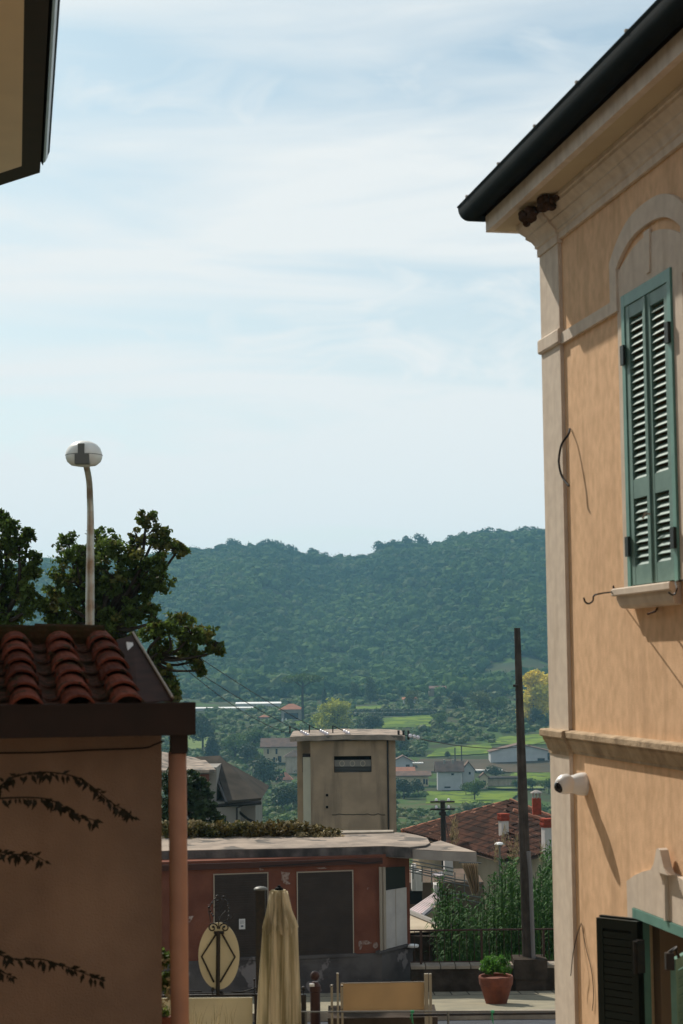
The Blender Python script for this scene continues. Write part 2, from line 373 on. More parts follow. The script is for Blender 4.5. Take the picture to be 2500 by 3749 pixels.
patch('meadow', [(1860, 2864), (2080, 2864), (2080, 2832), (1870, 2834)], 'meadow_grass', .3)
patch('meadow', [(1010, 2665), (1180, 2668), (1150, 2632), (1060, 2632)], 'meadow_grass', .3)
patch('meadow', [(650, 2750), (790, 2750), (780, 2690), (660, 2690)], 'pale_grass', .3)
patch('ploughed_field', [(1480, 2828), (2080, 2832), (2080, 2788), (1540, 2782)], 'ploughed', .3)
patch('stubble_field', [(1440, 3040), (1700, 3040), (1700, 2946), (1440, 2930)], 'field_stubble', .3)
patch('field_track', [(1780, 2894), (1990, 2894), (1990, 2886), (1780, 2884)], 'pale_grass', .5, 6)

# road, pavement and low wall behind the terrace
def ysheet(name, x0, x1, y0, y1, mname, lift):
    q = MB(); n = 10; q.v = []
    for j in range(n + 1):
        Y = y0 + (y1 - y0) * j / n
        for X in (x0, x1): q.v.append((X, Y, float(np.interp(Y, _py[:, 0], _py[:, 1])) + lift))
    q.f = [(2 * j, 2 * j + 1, 2 * j + 3, 2 * j + 2) for j in range(n)]
    structure(name, q, mname)
ysheet('road', -14, 14, 14, 25.0, 'asphalt', .03)
ysheet('street_paving', -14, 14, -30, 14, 'street_stone', .03)  # out of view; pale ground added to bounce light up under the eaves
q = MB(); zk = lambda Y: float(np.interp(Y, _py[:, 0], _py[:, 1]))
q.add([(-14, 25.0, zk(25) + .02), (14, 25.0, zk(25) + .02), (14, 25.0, zk(25) + .15), (-14, 25.0, zk(25) + .15), (14, 25.16, zk(25.16) + .152), (-14, 25.16, zk(25.16) + .152)], [(0, 1, 2, 3), (3, 2, 4, 5)])
structure('kerb', q, 'coping')
ysheet('pavement', -14, 14, 25.16, 28.0, 'pavement', .14)
q = MB()
for i in range(90):     # edging slabs along the wall foot
    x0 = -12 + i * .28; q.add([(x0, 28.0, zk(28.0) + .145), (x0 + .262, 28.0, zk(28.0) + .145), (x0 + .262, 28.65, zk(28.65) + .145), (x0, 28.65, zk(28.65) + .145)], [(0, 1, 2, 3)])
structure('pavement_edge', q, 'pavement_strip')
ysheet('pavement_joint', -14, 14, 28.0, 28.7, 'dark_stone', .135)

# ------------------------------------------------------------------ ochre building on the right
WU = 4.297
B = thing('ochre_building', S(WU + 4, 8, -4.2), 'ochre plastered building with pale stone-coloured trim and green shutters filling the right edge', 'building')
def grid_wall(mb, u0, u1, v0, v1, z0, z1, holes):
    vs = sorted({v0, v1, *[h[0] for h in holes], *[h[1] for h in holes]}); zs = sorted({z0, z1, *[h[2] for h in holes], *[h[3] for h in holes]})
    P = {}
    def vid(u, v, z):
        k = (round(u, 4), round(v, 4), round(z, 4))
        if k not in P: P[k] = len(mb.v); mb.v.append(tuple(S(u, v, z)))
        return P[k]
    inh = lambda v, z: any(h[0] < v < h[1] and h[2] < z < h[3] for h in holes)
    for i in range(len(vs) - 1):
        for j in range(len(zs) - 1):
            if inh((vs[i] + vs[i + 1]) / 2, (zs[j] + zs[j + 1]) / 2): continue
            mb.f.append((vid(u0, vs[i], zs[j]), vid(u0, vs[i], zs[j + 1]), vid(u0, vs[i + 1], zs[j + 1]), vid(u0, vs[i + 1], zs[j])))
    for a, b, c, d in holes:
        for p, r in (((a, c), (b, c)), ((b, c), (b, d)), ((b, d), (a, d)), ((a, d), (a, c))):
            mb.f.append((vid(u0, *p), vid(u0, *r), vid(u1, *r), vid(u1, *p)))
VC = 13.24
mb = MB(); HW = (10.47, 11.41, .51, 2.61); HD = (10.16, 11.44, -4.2, -1.72)
grid_wall(mb, WU, WU + .38, -14, VC, -6, 3.66, [HW, HD])
mb.add([S(WU, VC, -6), S(12, VC, -6), S(12, VC, 3.66), S(WU, VC, 3.66)], [(0, 1, 2, 3)])
mb.add([S(12, VC, -6), S(12, -14, -6), S(12, -14, 3.66), S(12, VC, 3.66)], [(0, 1, 2, 3)])
mb.add([S(12, -14, -6), S(WU, -14, -6), S(WU, -14, 3.66), S(12, -14, 3.66)], [(0, 1, 2, 3)])
mb.build('wall', 'ochre_plaster', B)
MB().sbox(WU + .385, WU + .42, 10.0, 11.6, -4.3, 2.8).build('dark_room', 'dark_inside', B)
# corner pilaster
MB().sbox(WU - .03, WU + .06, 12.785, 13.27, -6, 3.38).sbox(WU + .062, WU + 7.6, VC + .001, 13.27, -6, 3.37).build('corner_pilaster', 'trim_plaster', B)
def sweep_corner(mb, prof, v_near, d0, vc, ufar):
    """profile (offset from wall d, z) swept along the street face and round the far corner"""
    rows = []
    for d, z in prof:
        rows.append([S(WU - d, v_near, z), S(WU - d, vc + d, z), S(ufar, vc + d, z)])
    n = len(rows); b = len(mb.v)
    for r in rows: mb.v += [tuple(p) for p in r]
    for i in range(n - 1):
        for k in range(2): mb.f.append((b + 3 * i + k, b + 3 * i + k + 1, b + 3 * (i + 1) + k + 1, b + 3 * (i + 1) + k))
    mb.f.append(tuple(b + 3 * i for i in range(n)))
    return mb
corn = [(-.02, 3.37), (.03, 3.37), (.03, 3.425), (.045, 3.435), (.045, 3.455), (.06, 3.48), (.095, 3.51), (.095, 3.525), (.12, 3.545), (.15, 3.575), (.15, 3.60), (.165, 3.605), (.165, 3.636), (-.02, 3.636)]
sweep_corner(MB(), corn, -14, 0, VC, 12).build('cornice', 'trim_plaster', B)
cap = [(-.02, 3.345), (.045, 3.345), (.045, 3.41), (.06, 3.42), (.06, 3.44), (.08, 3.475), (.12, 3.51), (.12, 3.53), (.15, 3.56), (.18, 3.595), (.18, 3.636), (-.02, 3.636)]
sweep_corner(MB(), cap, 12.765, 0, VC, 12).build('pilaster_capital', 'trim_plaster', B)
# soffit slab, fascia
mb = MB(); mb.prism([S(WU - .36, -14, 3.638), S(12, -14, 3.638), S(12, VC + .36, 3.638), S(WU - .36, VC + .36, 3.638)], (0, 0, .05))
mb.build('soffit', 'cream_soffit', B)
mb = MB(); mb.prism([S(WU - .385, -14, 3.632), S(WU - .33, -14, 3.632), S(WU - .33, VC + .33, 3.632), S(12, VC + .33, 3.632), S(12, VC + .385, 3.632), S(WU - .385, VC + .385, 3.632)], (0, 0, .14))
mb.build('fascia', 'trim_plaster', B)
# gutter: half-round channel round the corner
gp = [(.388, 3.885)] + [(.482 - .094 * math.cos(a), 3.885 - .135 * math.sin(a)) for a in np.linspace(0, math.pi, 19)] + [(.586, 3.895), (.572, 3.908), (.560, 3.88), (.545, 3.80), (.49, 3.765), (.41, 3.78)]
sweep_corner(MB(), gp, -14, 0, VC, 12).build('gutter', 'gutter_metal', B).data.shade_smooth()
for v in np.arange(4, 13.6, .95): MB().sbox(WU - .590, WU - .40, v, v + .022, 3.897, 3.913).build('gutter_clip', 'alu_frame', B)
# roof above
mb = MB(); e = -.42; zt = 3.90
mb.add([S(WU + e, -14.4, zt), S(12.5, -14.4, zt), S(12.5, 13.66, zt), S(WU + e, 13.66, zt), S(8.2, -10, 5.6), S(8.2, 9.4, 5.6)], [(0, 1, 4), (1, 2, 5, 4), (2, 3, 5), (3, 0, 4, 5)])
mb.build('roof', 'roof_tile', B)
MB().sbox(WU - .38, 12.2, -14.2, VC + .38, 3.775, 3.885).build('eave_board', 'brown_metal', B)
# string band at arch springing (with its turn up into the hood)
def ribbon(mb, pts, d0, d1, w=None):   # polygon in (v,z) extruded from d0 to d1 off the wall
    return mb.prism([S(WU - d0, v, z) for v, z in pts], nS * (d0 - d1))
mb = MB()
vc = 10.88
def arc(v0, z0, zp, half, n=28, sgn=1):
    return [(vc + half * math.cos(math.pi * i / n), z0 + (zp - z0) * (1 - abs(math.cos(math.pi * i / n)) ** 2.6)) for i in range(n + 1)]
outer = arc(vc, 2.90, 3.157, .745); inner = arc(vc, 2.83, 3.0, .61)
for i in range(28): ribbon(mb, [outer[i], outer[i + 1], inner[i + 1], inner[i]], -.005, .028)
ribbon(mb, [(vc + .745, 2.52), (vc + .745, 2.90), (vc + .61, 2.83), (vc + .61, 2.52)], -.005, .028)
ribbon(mb, [(vc - .745, 2.52), (vc - .745, 2.90), (vc - .61, 2.83), (vc - .61, 2.52)], -.005, .028)
mb.sbox(WU - .028, WU + .005, vc + .745, 12.79, 2.52, 2.61)
mb.sbox(WU - .028, WU + .005, -14, vc - .745, 2.52, 2.61)
mb.build('arch_band', 'trim_plaster', B)
mb = MB(); sweep_corner(mb, [(-.02, 2.525), (.045, 2.525), (.055, 2.54), (.055, 2.635), (.045, 2.648), (-.02, 2.648)], 12.765, 0, VC, 12)
mb.build('pilaster_band', 'trim_plaster', B)
# window surround: pale panel with segmental head
def surround(name, va, vb, z0, z1, zp, hole, d=.012, th=.02):
    mb = MB(); n = 10; vm = (va + vb) / 2; h = (va - vb) / 2
    top = [(vm + h * (1 - 2 * i / n), z1 + (zp - z1) * (1 - (1 - 2 * i / n) ** 2)) for i in range(n + 1)]
    a, b, c, dd = hole
    for i in range(n): ribbon(mb, [top[i], top[i + 1], (top[i + 1][0], dd), (top[i][0], dd)], -.005, d + th)
    ribbon(mb, [(va, z0), (va, dd), (b, dd), (b, z0)], -.005, d + th); ribbon(mb, [(vb, z0), (vb, dd), (a, dd), (a, z0)], -.005, d + th)
    return mb.build(name, 'trim_plaster', B)
surround('window_surround', 11.52, 10.30, .51, 2.79, 2.935, HW, 0, .012)
mb = MB(); mb.prism([S(WU - .013, vc + .055, 2.96), S(WU - .013, vc - .055, 2.96), S(WU - .013, vc - .035, 2.66), S(WU - .013, vc + .035, 2.66)], -nS * .012)
mb.build('keystone', 'trim_plaster', B)
# shuttered upper window
wf = MB(); 
wf.sbox(WU - .028, WU + .05, 11.345, 11.405, .515, 2.605).sbox(WU - .028, WU + .05, 10.475, 10.535, .515, 2.605).sbox(WU - .027, WU + .05, 10.535, 11.345, 2.52, 2.604)
WN = wf.build('window_frame', 'green_frame', B)
def shutter_leaf(v0, v1):
    mb = MB(); t0, t1 = WU - .02, WU + .02; st = .07
    mb.sbox(t0, t1, v0, v0 + st, .525, 2.515); mb.sbox(t0, t1, v1 - st, v1, .525, 2.515)
    for a, b in ((.525, .66), (1.13, 1.265), (2.425, 2.515)): mb.sbox(t0 + .002, t1 - .002, v0 + st, v1 - st, a, b)
    leaf = mb.build('shutter', 'green_paint', B)
    for z0, z1 in ((.66, 1.13), (1.265, 2.425)):
        sl = MB(); n = int(round((z1 - z0) / .0525)); st_ = (z1 - z0) / n
        for i in range(n):
            z = z0 + st_ * (i + .5)
            sl.prism([S(WU - .014, v0 + st, z - .024), S(WU - .009, v0 + st, z - .028), S(WU + .022, v0 + st, z + .012), S(WU + .017, v0 + st, z + .016)], wS * (v1 - v0 - 2 * st))
        sl.build('louvre_slats', 'green_paint', leaf)
    return leaf
L1 = shutter_leaf(10.94, 11.34); L2 = shutter_leaf(10.54, 10.936)
MB().sbox(WU - .034, WU - .022, 10.925, 10.953, .53, 2.51).build('closing_strip', 'green_paint', L2)
for L, v in ((L1, 11.36), (L2, 10.515)):
    for z in (.80, 2.17):
        MB().sbox(WU - .05, WU - .029, v - .035, v + .028, z - .07, z + .07).build('hinge', 'shaded_green_and_hinges', L)
MB().tube([S(WU - .04, 10.90, .99), S(WU - .07, 10.92, 1.0), S(WU - .07, 10.97, .97)], .008, 6).build('latch', 'alu_frame', L2)
mb = MB(); n = 8
prof = [(0, .36), (.07, .365), (.085, .385), (.10, .43), (.10, .452), (.125, .452), (.13, .46), (.13, .498), (.12, .507), (0, .507)]
vA, vB = 10.38, 11.47
for i in range(len(prof) - 1):
    (d0, z0), (d1, z1) = prof[i], prof[i + 1]
    q0, q1 = .13 - d0, .13 - d1
    mb.add([S(WU - d0, vA + q0 * .9, z0), S(WU - d0, vB - q0 * .9, z0), S(WU - d1, vB - q1 * .9, z1), S(WU - d1, vA + q1 * .9, z1)], [(0, 1, 2, 3)])
for sg in (0, 1):
    mb.add([S(WU - d, (vA + (.13 - d) * .9) if sg == 0 else (vB - (.13 - d) * .9), z) for d, z in prof], [tuple(range(len(prof)))])
mb.build('window_sill', 'trim_plaster', B)
# belt course
belt = [(-.01, -.722), (.012, -.722), (.012, -.70), (.022, -.69), (.035, -.65), (.052, -.62), (.052, -.605), (.068, -.60), (.072, -.595), (.072, -.558), (.064, -.548), (-.01, -.540)]
sweep_corner(MB(), belt, -14, 0, VC, 12).build('belt_course', 'trim_weathered', B)
belt2 = [(-.01, -.74), (.038, -.74), (.038, -.715), (.045, -.70), (.058, -.655), (.075, -.625), (.075, -.61), (.09, -.605), (.096, -.598), (.096, -.556), (.086, -.545), (-.01, -.538)]
sweep_corner(MB(), belt2, 12.765, 0, VC, 12).build('pilaster_belt', 'trim_weathered', B)
# ground-floor opening
surround('door_surround', 11.56, 10.04, -4.2, -1.555, -1.40, HD, 0, .035)
mb = MB(); k0 = 10.80
mb.prism([S(WU - .03, k0 + .15, -1.405), S(WU - .03, k0 - .15, -1.405), S(WU - .03, k0 - .09, -1.36), S(WU - .03, k0 - .03, -1.255), S(WU - .03, k0, -1.245), S(WU - .03, k0 + .03, -1.255), S(WU - .03, k0 + .09, -1.36)], -nS * .06)
mb.build('keystone_cap', 'trim_plaster', B)
MB().prism([S(WU - .034, k0 + .022, -1.41), S(WU - .034, k0 - .022, -1.41), S(WU - .034, k0 - .014, -1.72), S(WU - .034, k0 + .014, -1.72)], -nS * .025).build('keystone_stem', 'trim_plaster', B)
MB().sbox(WU - .045, WU + .06, 11.385, 11.437, -4.2, -1.725).sbox(WU - .045, WU + .06, 10.165, 10.215, -4.2, -1.725).sbox(WU - .044, WU + .06, 10.215, 11.385, -1.79, -1.724).build('door_frame', 'green_frame', B)
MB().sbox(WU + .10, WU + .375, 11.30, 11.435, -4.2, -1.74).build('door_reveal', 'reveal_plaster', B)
def bifold(pa, pb, zt, zb, name, m1, th=.035, slats=True):
    pa = Vector(pa); pb = Vector(pb); d = (pb - pa).normalized(); nn = Vector((d.y, -d.x, 0)); L = (pb - pa).length
    def bx(mb, a, b, z0, z1, t0, t1):
        mb.hexa([pa + d * a + nn * t0 + Vector((0, 0, z0)), pa + d * b + nn * t0 + Vector((0, 0, z0)), pa + d * b + nn * t1 + Vector((0, 0, z0)), pa + d * a + nn * t1 + Vector((0, 0, z0)),
                 pa + d * a + nn * t0 + Vector((0, 0, z1)), pa + d * b + nn * t0 + Vector((0, 0, z1)), pa + d * b + nn * t1 + Vector((0, 0, z1)), pa + d * a + nn * t1 + Vector((0, 0, z1))])
    mb = MB(); st = .05
    bx(mb, 0, st, zb, zt, -th / 2, th / 2); bx(mb, L - st, L, zb, zt, -th / 2, th / 2)
    for z0, z1 in ((zt - .07, zt), (zb, zb + .1), ((zt + zb) / 2 - .05, (zt + zb) / 2 + .05)): bx(mb, st, L - st, z0, z1, -th / 2 + .002, th / 2 - .002)
    o = mb.build(name, m1, B); sl = MB(); z = zb + .12
    while z < zt - .09:
        if abs(z - (zt + zb) / 2) > .06: bx(sl, st, L - st, z, z + .044, -.012, .006); bx(sl, st, L - st, z + .036, z + .05, .0065, .014)
        z += .05
    sl.build('louvre_slats', m1, o); return o
hz = Vector((0, 0, 0))
a = PU(2336, 3374, WU - .05); a.z = 0; bpt = at(2187, 3357, 12.13); bpt.z = 0
o = bifold(a, bpt, -1.80, -4.1, 'open_shutter', 'shaded_green_and_hinges'); o['label'] = 'dark louvred shutter leaf folded open beside the door'  # near-black copy of the green: the leaf's shade put into its colour
bifold(a + Vector((.03, .05, 0)), bpt + Vector((.03, .05, 0)), -1.79, -4.1, 'open_shutter', 'shaded_green_and_hinges')
a = at(2462, 3474, 10.42); a.z = 0; b2 = at(2560, 3410, 10.95); b2.z = 0
bifold(a, b2, -1.80, -4.1, 'inner_shutter', 'green_frame')
mb = MB(); c = PU(2345, 3500, WU - .06); mb.box(c, .05, .06, .22); mb.tube([c + Vector((-.03, 0, .1)), c + Vector((-.03, 0, -.12))], .022, 8); mb.build('hinge', 'black_iron', B)
mb = MB(); c = at(2450, 3488, 10.40); mb.box(c + Vector((0, 0, -.05)), .05, .05, .10); mb.tube([c, c + Vector((.04, 0, .03)), c + Vector((.06, .02, -.03))], .012, 6); mb.build('hinge', 'black_iron', B)
# things fixed to or hanging on it
t = thing('security_camera', S(WU - .03, 12.50, -.95), 'white dome security camera on the corner pilaster below the belt course', 'camera')
ax = Vector((-.75, -.45, -.30)).normalized()
b0 = S(WU - .01, 12.50, -.94)
MB().lathe(b0, [(.088, -.02), (.088, .02), (.082, .05), (.066, .10), (.06, .12)], 20, -nS).build('bracket', 'white_plastic', t, smooth=True)
hc = b0 - nS * .15 + Vector((0, -.01, .005))
MB().lathe(hc, [(.045, -.06), (.070, -.035), (.078, 0), (.074, .025), (.062, .05), (.047, .072)], 20, ax).build('housing', 'white_plastic', t, smooth=True)
MB().lathe(hc + ax * .062, [(.044, .005), (.042, .016), (.028, .03), (.008, .036)], 18, ax).build('lens', 'black_glass', t, smooth=True)
def hook(pts, r, name, label, cat, mname='black_iron', group=None):
    mb = MB(); mb.tube(pts, r, 6); return mb.build(name, mname, label=label, cat=cat, group=group)
# cable loop
P = [PU(2086, 1570, WU - .01), PU(2080, 1592, WU - .04), PU(2057, 1625, WU - .085), PU(2047, 1670, WU - .11), PU(2047, 1705, WU - .115), PU(2058, 1745, WU - .105), PU(2083, 1779, WU - .085)]
def smooth_path(P, k=6):
    P = [Vector(p) for p in P]; out = []
    for i in range(len(P) - 1):
        p0, p1, p2, p3 = P[max(i - 1, 0)], P[i], P[i + 1], P[min(i + 2, len(P) - 1)]
        for j in range(k):
            t = j / k; out.append(.5 * ((2 * p1) + (p2 - p0) * t + (2 * p0 - 5 * p1 + 4 * p2 - p3) * t * t + (3 * p1 - p0 - 3 * p2 + p3) * t ** 3))
    return out + [P[-1]]
hook(smooth_path(P), .0095, 'cable_stub', 'thick black cable loop sticking out beside the corner pilaster', 'cable', 'wire_black')
P = [PU(2245, 2145, WU - .01), PU(2243, 2165, WU - .05), at(2205, 2172, 11.05), at(2175, 2180, 11.0), at(2170, 2200, 11.0), at(2155, 2210, 11.0), at(2142, 2203, 11.0), at(2137, 2188, 11.0)]
hook(smooth_path(P, 4), .006, 'flower_box_hook', 'black iron hook arm at the far end of the upper window sill', 'hook', group='hooks on the window sill')
P = [PU(2500, 2124, WU - .02), PU(2474, 2130, WU - .12), at(2478, 2150, 10.1), at(2474, 2170, 10.1), at(2462, 2178, 10.1), at(2446, 2168, 10.1)]
hook(smooth_path(P, 4), .006, 'flower_box_hook', 'black iron hook curling below the near end of the upper window sill', 'hook', group='hooks on the window sill')
P = [PU(2405, 2228, WU), PU(2400, 2238, WU - .05), at(2372, 2248, 10.9)]
hook(P, .007, 'iron_bracket', 'small rusty bracket sticking out under the upper window sill', 'bracket', 'rust_iron')
P = [PU(2128, 3380, WU - .01), PU(2112, 3425, WU - .03), PU(2098, 3490, WU - .065), PU(2092, 3545, WU - .065), PU(2089, 3573, WU - .068)]
hook(smooth_path(P, 3), .0035, 'loose_wire', 'thin loose wire hanging down the pilaster near the ground floor', 'wire', 'wire_black')
P = [PU(2130, 3385, WU - .01), PU(2145, 3470, WU - .01), PU(2165, 3550, WU - .008), PU(2173, 3640, WU - .008), PU(2168, 3700, WU - .01)]
hook(smooth_path(P, 3), .003, 'loose_wire', 'thin loose wire trailing down the ochre wall beside the open shutter', 'wire', 'wire_black')
# swallow nests
def nest(px, py, u, r, label):
    c = PU(px, py, u); c.z = min(c.z, 3.62); mb = MB()
    for i in range(26):
        o_ = nS * random.uniform(-1, .6) * r * .6 + wS * random.gauss(0, .9) * r + Vector((0, 0, random.uniform(-1.0, .2) * r * .7))
        mb.ball(c + o_, r * random.uniform(.28, .5), 7, .9)
    mb.build('swallow_nest', 'nest_mud', base=c, label=label, cat='nest', group='swallow nests under the eave')
mat('nest_mud', (.085, .05, .035), (.04, .028, .02), 30, 1, .9, 40)
nest(2003, 735, WU - .20, .085, 'larger mud swallow nest under the eave, nearer the window')
nest(1940, 780, WU - .25, .085, 'smaller mud swallow nest under the eave, nearest the corner')

# ------------------------------------------------------------------ tall building at the upper left (only its eave is seen)
zs_ = 4.45
L = thing('tall_left_building', S(-7, 8, -4.2), 'tall building with cream soffit and dark gutter at the upper left corner', 'building')
gc = PZ(140, 632, zs_)          # outer far corner of fascia underside
g0 = PZ(75, 0, zs_); g1 = PZ(79, 608, zs_); 
ui = (g1.dot(nS)); uo = PZ(150, 560, zs_).dot(nS); vcn = gc.dot(wS)
fd = (PZ(0, 677, zs_) - gc); fd.z = 0; fd.normalize()      # direction of the cut far eave
ui = g1.dot(nS)
inn = g1.copy()
A0 = S(ui, -2, zs_); O0 = S(uo, -2, zs_); O1 = S(uo, vcn, zs_)
MB().prism([A0, inn, inn + fd * 9, S(-12, -2, zs_)], (0, 0, .03)).build('soffit', 'pale_soffit', L)
mb = MB(); mb.prism([O0, O1, inn, A0], (0, 0, .17)); mb.prism([O1, O1 + fd * 9, inn + fd * 9, inn], (0, 0, .17)); mb.build('fascia', 'brown_metal', L)
vN, vF = -2, PZ(176, 585, zs_ + .05).dot(wS); ug = PZ(183, 560, zs_ + .02).dot(nS)
def eave_strip(name, prof, mname, vF, smooth=False):
    mb = MB()
    for u_, z_ in prof: mb.v += [tuple(S(u_, vN, z_)), tuple(S(u_, vF, z_))]
    n = len(prof); mb.f += [(2 * i, 2 * i + 1, 2 * ((i + 1) % n) + 1, 2 * ((i + 1) % n)) for i in range(n)]; mb.f += [tuple(2 * i + 1 for i in range(n))]
    mb.build(name, mname, L)
uq = uo + .001; dq = ug - uq
eave_strip('gutter', [(uq, zs_ + .03), (uq + dq * .25, zs_ - .005), (uq + dq * .30, zs_ + .0), (uq + dq * .3, zs_ + .17), (uq, zs_ + .17)], 'gutter_metal', vF)
eave_strip('gutter_face', [(uq + dq * .305, zs_ + .001), (uq + dq * .55, zs_ + .018), (uq + dq * .82, zs_ + .06), (uq + dq * .80, zs_ + .15), (uq + dq * .31, zs_ + .15)], 'gutter_sky_sheen', vF - .05)  # pale colour stands in for the sky's reflection on this face
eave_strip('gutter_lip', [(uq + dq * .825, zs_ + .055), (uq + dq * 1.0, zs_ + .085), (uq + dq * 1.05, zs_ + .16), (uq + dq * .8, zs_ + .165)], 'gutter_metal', vF - .12)
mb = MB(); wl = ui - .72; sl_ = fd; p0 = S(wl, -2, -6); 
tt = (inn - fd * 0); c1 = S(wl, 0, 0); 
# far corner of the wall: offset the cut eave inwards
v_w = inn.dot(wS) - .9
w1 = S(wl, v_w, -6)
mb.prism([S(wl, -2, -6), w1, w1 + fd * 8, S(-12, -2, -6)], (0, 0, 6 + zs_ - .002)); mb.build('wall', 'cream_wall', L)
mb = MB(); a_ = [O0, O1, O1 + fd * 9, S(-12, -2, zs_)]; up = Vector((0, 0, .18)); r1 = S(-7, 1, 6.2); r2 = S(-7, 9, 6.2)
mb.add([p + up for p in a_] + [r1, r2], [(0, 1, 5, 4), (1, 2, 5), (2, 3, 4, 5), (3, 0, 4)]); mb.build('roof', 'roof_tile', L)

# ------------------------------------------------------------------ low stucco house, lower left
VE = 8.85
Hh = thing('stucco_house', S(-3, 12, -4.2), 'low pink-brown stucco house with terracotta tile roof at the lower left', 'house')
pr = PV(592, 3200, 9.15); uR = pr.dot(nS)
MB().sbox(-6, uR, 9.15, 11.2, -6, -.30).build('wall', 'pink_stucco', Hh)
gt = PV(716, 2570, VE); gb = PV(712, 2691, VE); zt_ = gt.z; zb_ = gb.z; uG = gt.dot(nS)
mb = MB(); mb.sbox(-6, uG, VE, VE + .022, zb_, zt_).sbox(-6, uG, VE + .024, VE + .20, zb_, zb_ + .02).sbox(-6, uG, VE + .18, VE + .20, zb_ + .022, zt_ - .02).sbox(uG - .02, uG, VE + .024, VE + .178, zb_ + .022, zt_ - .01)
mb.sbox(-6, uG, VE - .008, VE - .001, zt_ - .02, zt_ - .003)
mb.build('gutter', 'brown_metal', Hh)
zr = .19; vR = 10.42; slope = (zr - (zt_ + .0)) / (vR - VE - .06)
# roof deck
uV = PV(575, 2572, VE + .05).dot(nS)
uW = PV(445, 2330, vR).dot(nS)
dz = -.11
MB().hexa([S(-6, VE + .05, zt_ + dz - .04), S(uV, VE + .05, zt_ + dz - .04), S(uW, vR, zr + dz - .04), S(-6, vR, zr + dz - .04), S(-6, VE + .05, zt_ + dz), S(uV, VE + .05, zt_ + dz), S(uW, vR, zr + dz), S(-6, vR, zr + dz)]).build('roof_deck', 'roof_moss', Hh)
MB().hexa([S(-6, vR, zr - .09), S(uW, vR, zr - .09), S(uW - .1, vR + 1.6, zt_), S(-6, vR + 1.6, zt_), S(-6, vR, zr + dz), S(uW, vR, zr + dz), S(uW - .1, vR + 1.6, zt_ + .04), S(-6, vR + 1.6, zt_ + .04)]).build('roof_deck', 'roof_moss', Hh)
cols = [PV(x, 2578, VE + .1).dot(nS) for x in (100, 287, 466)]
sp_ = (cols[2] - cols[0]) / 2; us = [cols[0] - sp_ * k for k in range(10, 0, -1)] + cols
tm = MB(); pm = MB()
L_ = .43; ex = .30; nrow = 6; v00 = VE + .03
def barrel(mb, u, v0, z0, v1, z1, r0, r1, up=True, du0=0, du1=0, n=9, th=.014):
    b = len(mb.v); a0, a1 = (0, math.pi) if up else (math.pi, 2 * math.pi)
    for (v, z, r, du, q) in ((v0, z0, r0, du0, 0), (v1, z1, r1, du1, 0), (v0, z0, r0 - th, du0, 1), (v1, z1, r1 - th, du1, 1)):
        for i in range(n):
            a = a0 + (a1 - a0) * i / (n - 1); mb.v.append(tuple(S(u + du + r * math.cos(a), v, z + r * .85 * math.sin(a))))
    for i in range(n - 1):
        mb.f += [(b + i, b + i + 1, b + n + i + 1, b + n + i), (b + 2 * n + i, b + 3 * n + i, b + 3 * n + i + 1, b + 2 * n + i + 1), (b + i, b + 2 * n + i, b + 2 * n + i + 1, b + i + 1), (b + n + i, b + n + i + 1, b + 3 * n + i + 1, b + 3 * n + i)]
for ci, u in enumerate(us):
    drift = (u - us[-1]) * 0 - .0
    for k in range(nrow):
        v0 = v00 + k * ex * .86; z0 = zt_ + slope * (v0 - VE) - .075
        v1 = v0 + L_ * .86; z1 = zt_ + slope * (v1 - VE) - .10
        if v1 > vR + .12: v1 = vR + .12; z1 = zr - .08
        j = random.uniform(-.006, .006)
        ln = -.045 * (v0 - v00)
        barrel(tm, u, v0, z0 + .035, v1, z1 + .035, .093, .074, True, j + ln, j + ln - .045 * .37)
        barrel(pm, u - sp_ / 2, v0, z0 + .075, v1, z1 + .07, .076, .070, False, ln, ln)
tm.build('cover_tiles', 'roof_tile', Hh, smooth=False); pm.build('pan_tiles', 'roof_moss_tile', Hh)
mb = MB()
u = -6
while u < uW - .25:
    mb2 = MB(); L2_ = .42
    mb.lathe(S(u, vR + .06, zr - .03), [(.10, 0), (.10, .01), (.088, L2_)], 14, nS); u += .36
mb.build('ridge_tiles', 'roof_moss', Hh)
# verge flashing
i0 = PV(505, 2576, VE + .05); i1 = PV(425, 2345, vR); o0 = PV(632, 2568, VE + .05) + Vector((0, 0, .0)); o1 = PV(487, 2328, vR)
mb = MB(); mb.slab([i0, o0, o1, i1], .006); upv = Vector((0, 0, .02))
mb.slab([o0, o0 + upv, o1 + upv, o1], .006); mb.build('verge_flashing', 'flashing_metal', Hh)
MB().tube([o0 + upv, o1 + upv], .008, 6).build('flashing_edge', 'alu_frame', Hh)
MB().slab([PV(462, 2350, 10.2), PV(486, 2352, 10.2), PV(492, 2388, 10.05), PV(468, 2385, 10.05)], .01).build('mortar_patch', 'white_plastic', Hh)
pc = PV(658, 3200, VE + .12); uP = pc.dot(nS); rp = 33 * (VE + .12) / FPX * 1.0
pth = [S(uP - .012, VE + .12, zb_ - .09), S(uP, VE + .12, -2), S(uP + .004, VE + .12, -6)]
MB().tube(pth, rp, 20, True).build('downpipe', 'pipe_paint', Hh, smooth=False).data.shade_smooth()
pb = PV(654, 2725, VE + .12).dot(nS)
MB().sbox(pb - .044, pb + .044, VE + .07, VE + .17, zb_ - .098, zb_ + .0).build('gutter_outlet', 'brown_metal', Hh)
P = [PV(-30, 2757, 9.14), PV(150, 2755, 9.13), PV(330, 2746, 9.13), PV(520, 2739, 9.13), PV(560, 2728, 9.12), PV(600, 2712, 9.12)]
MB().tube(smooth_path(P, 3), .005, 6).build('wall_cable', 'wire_black', Hh)

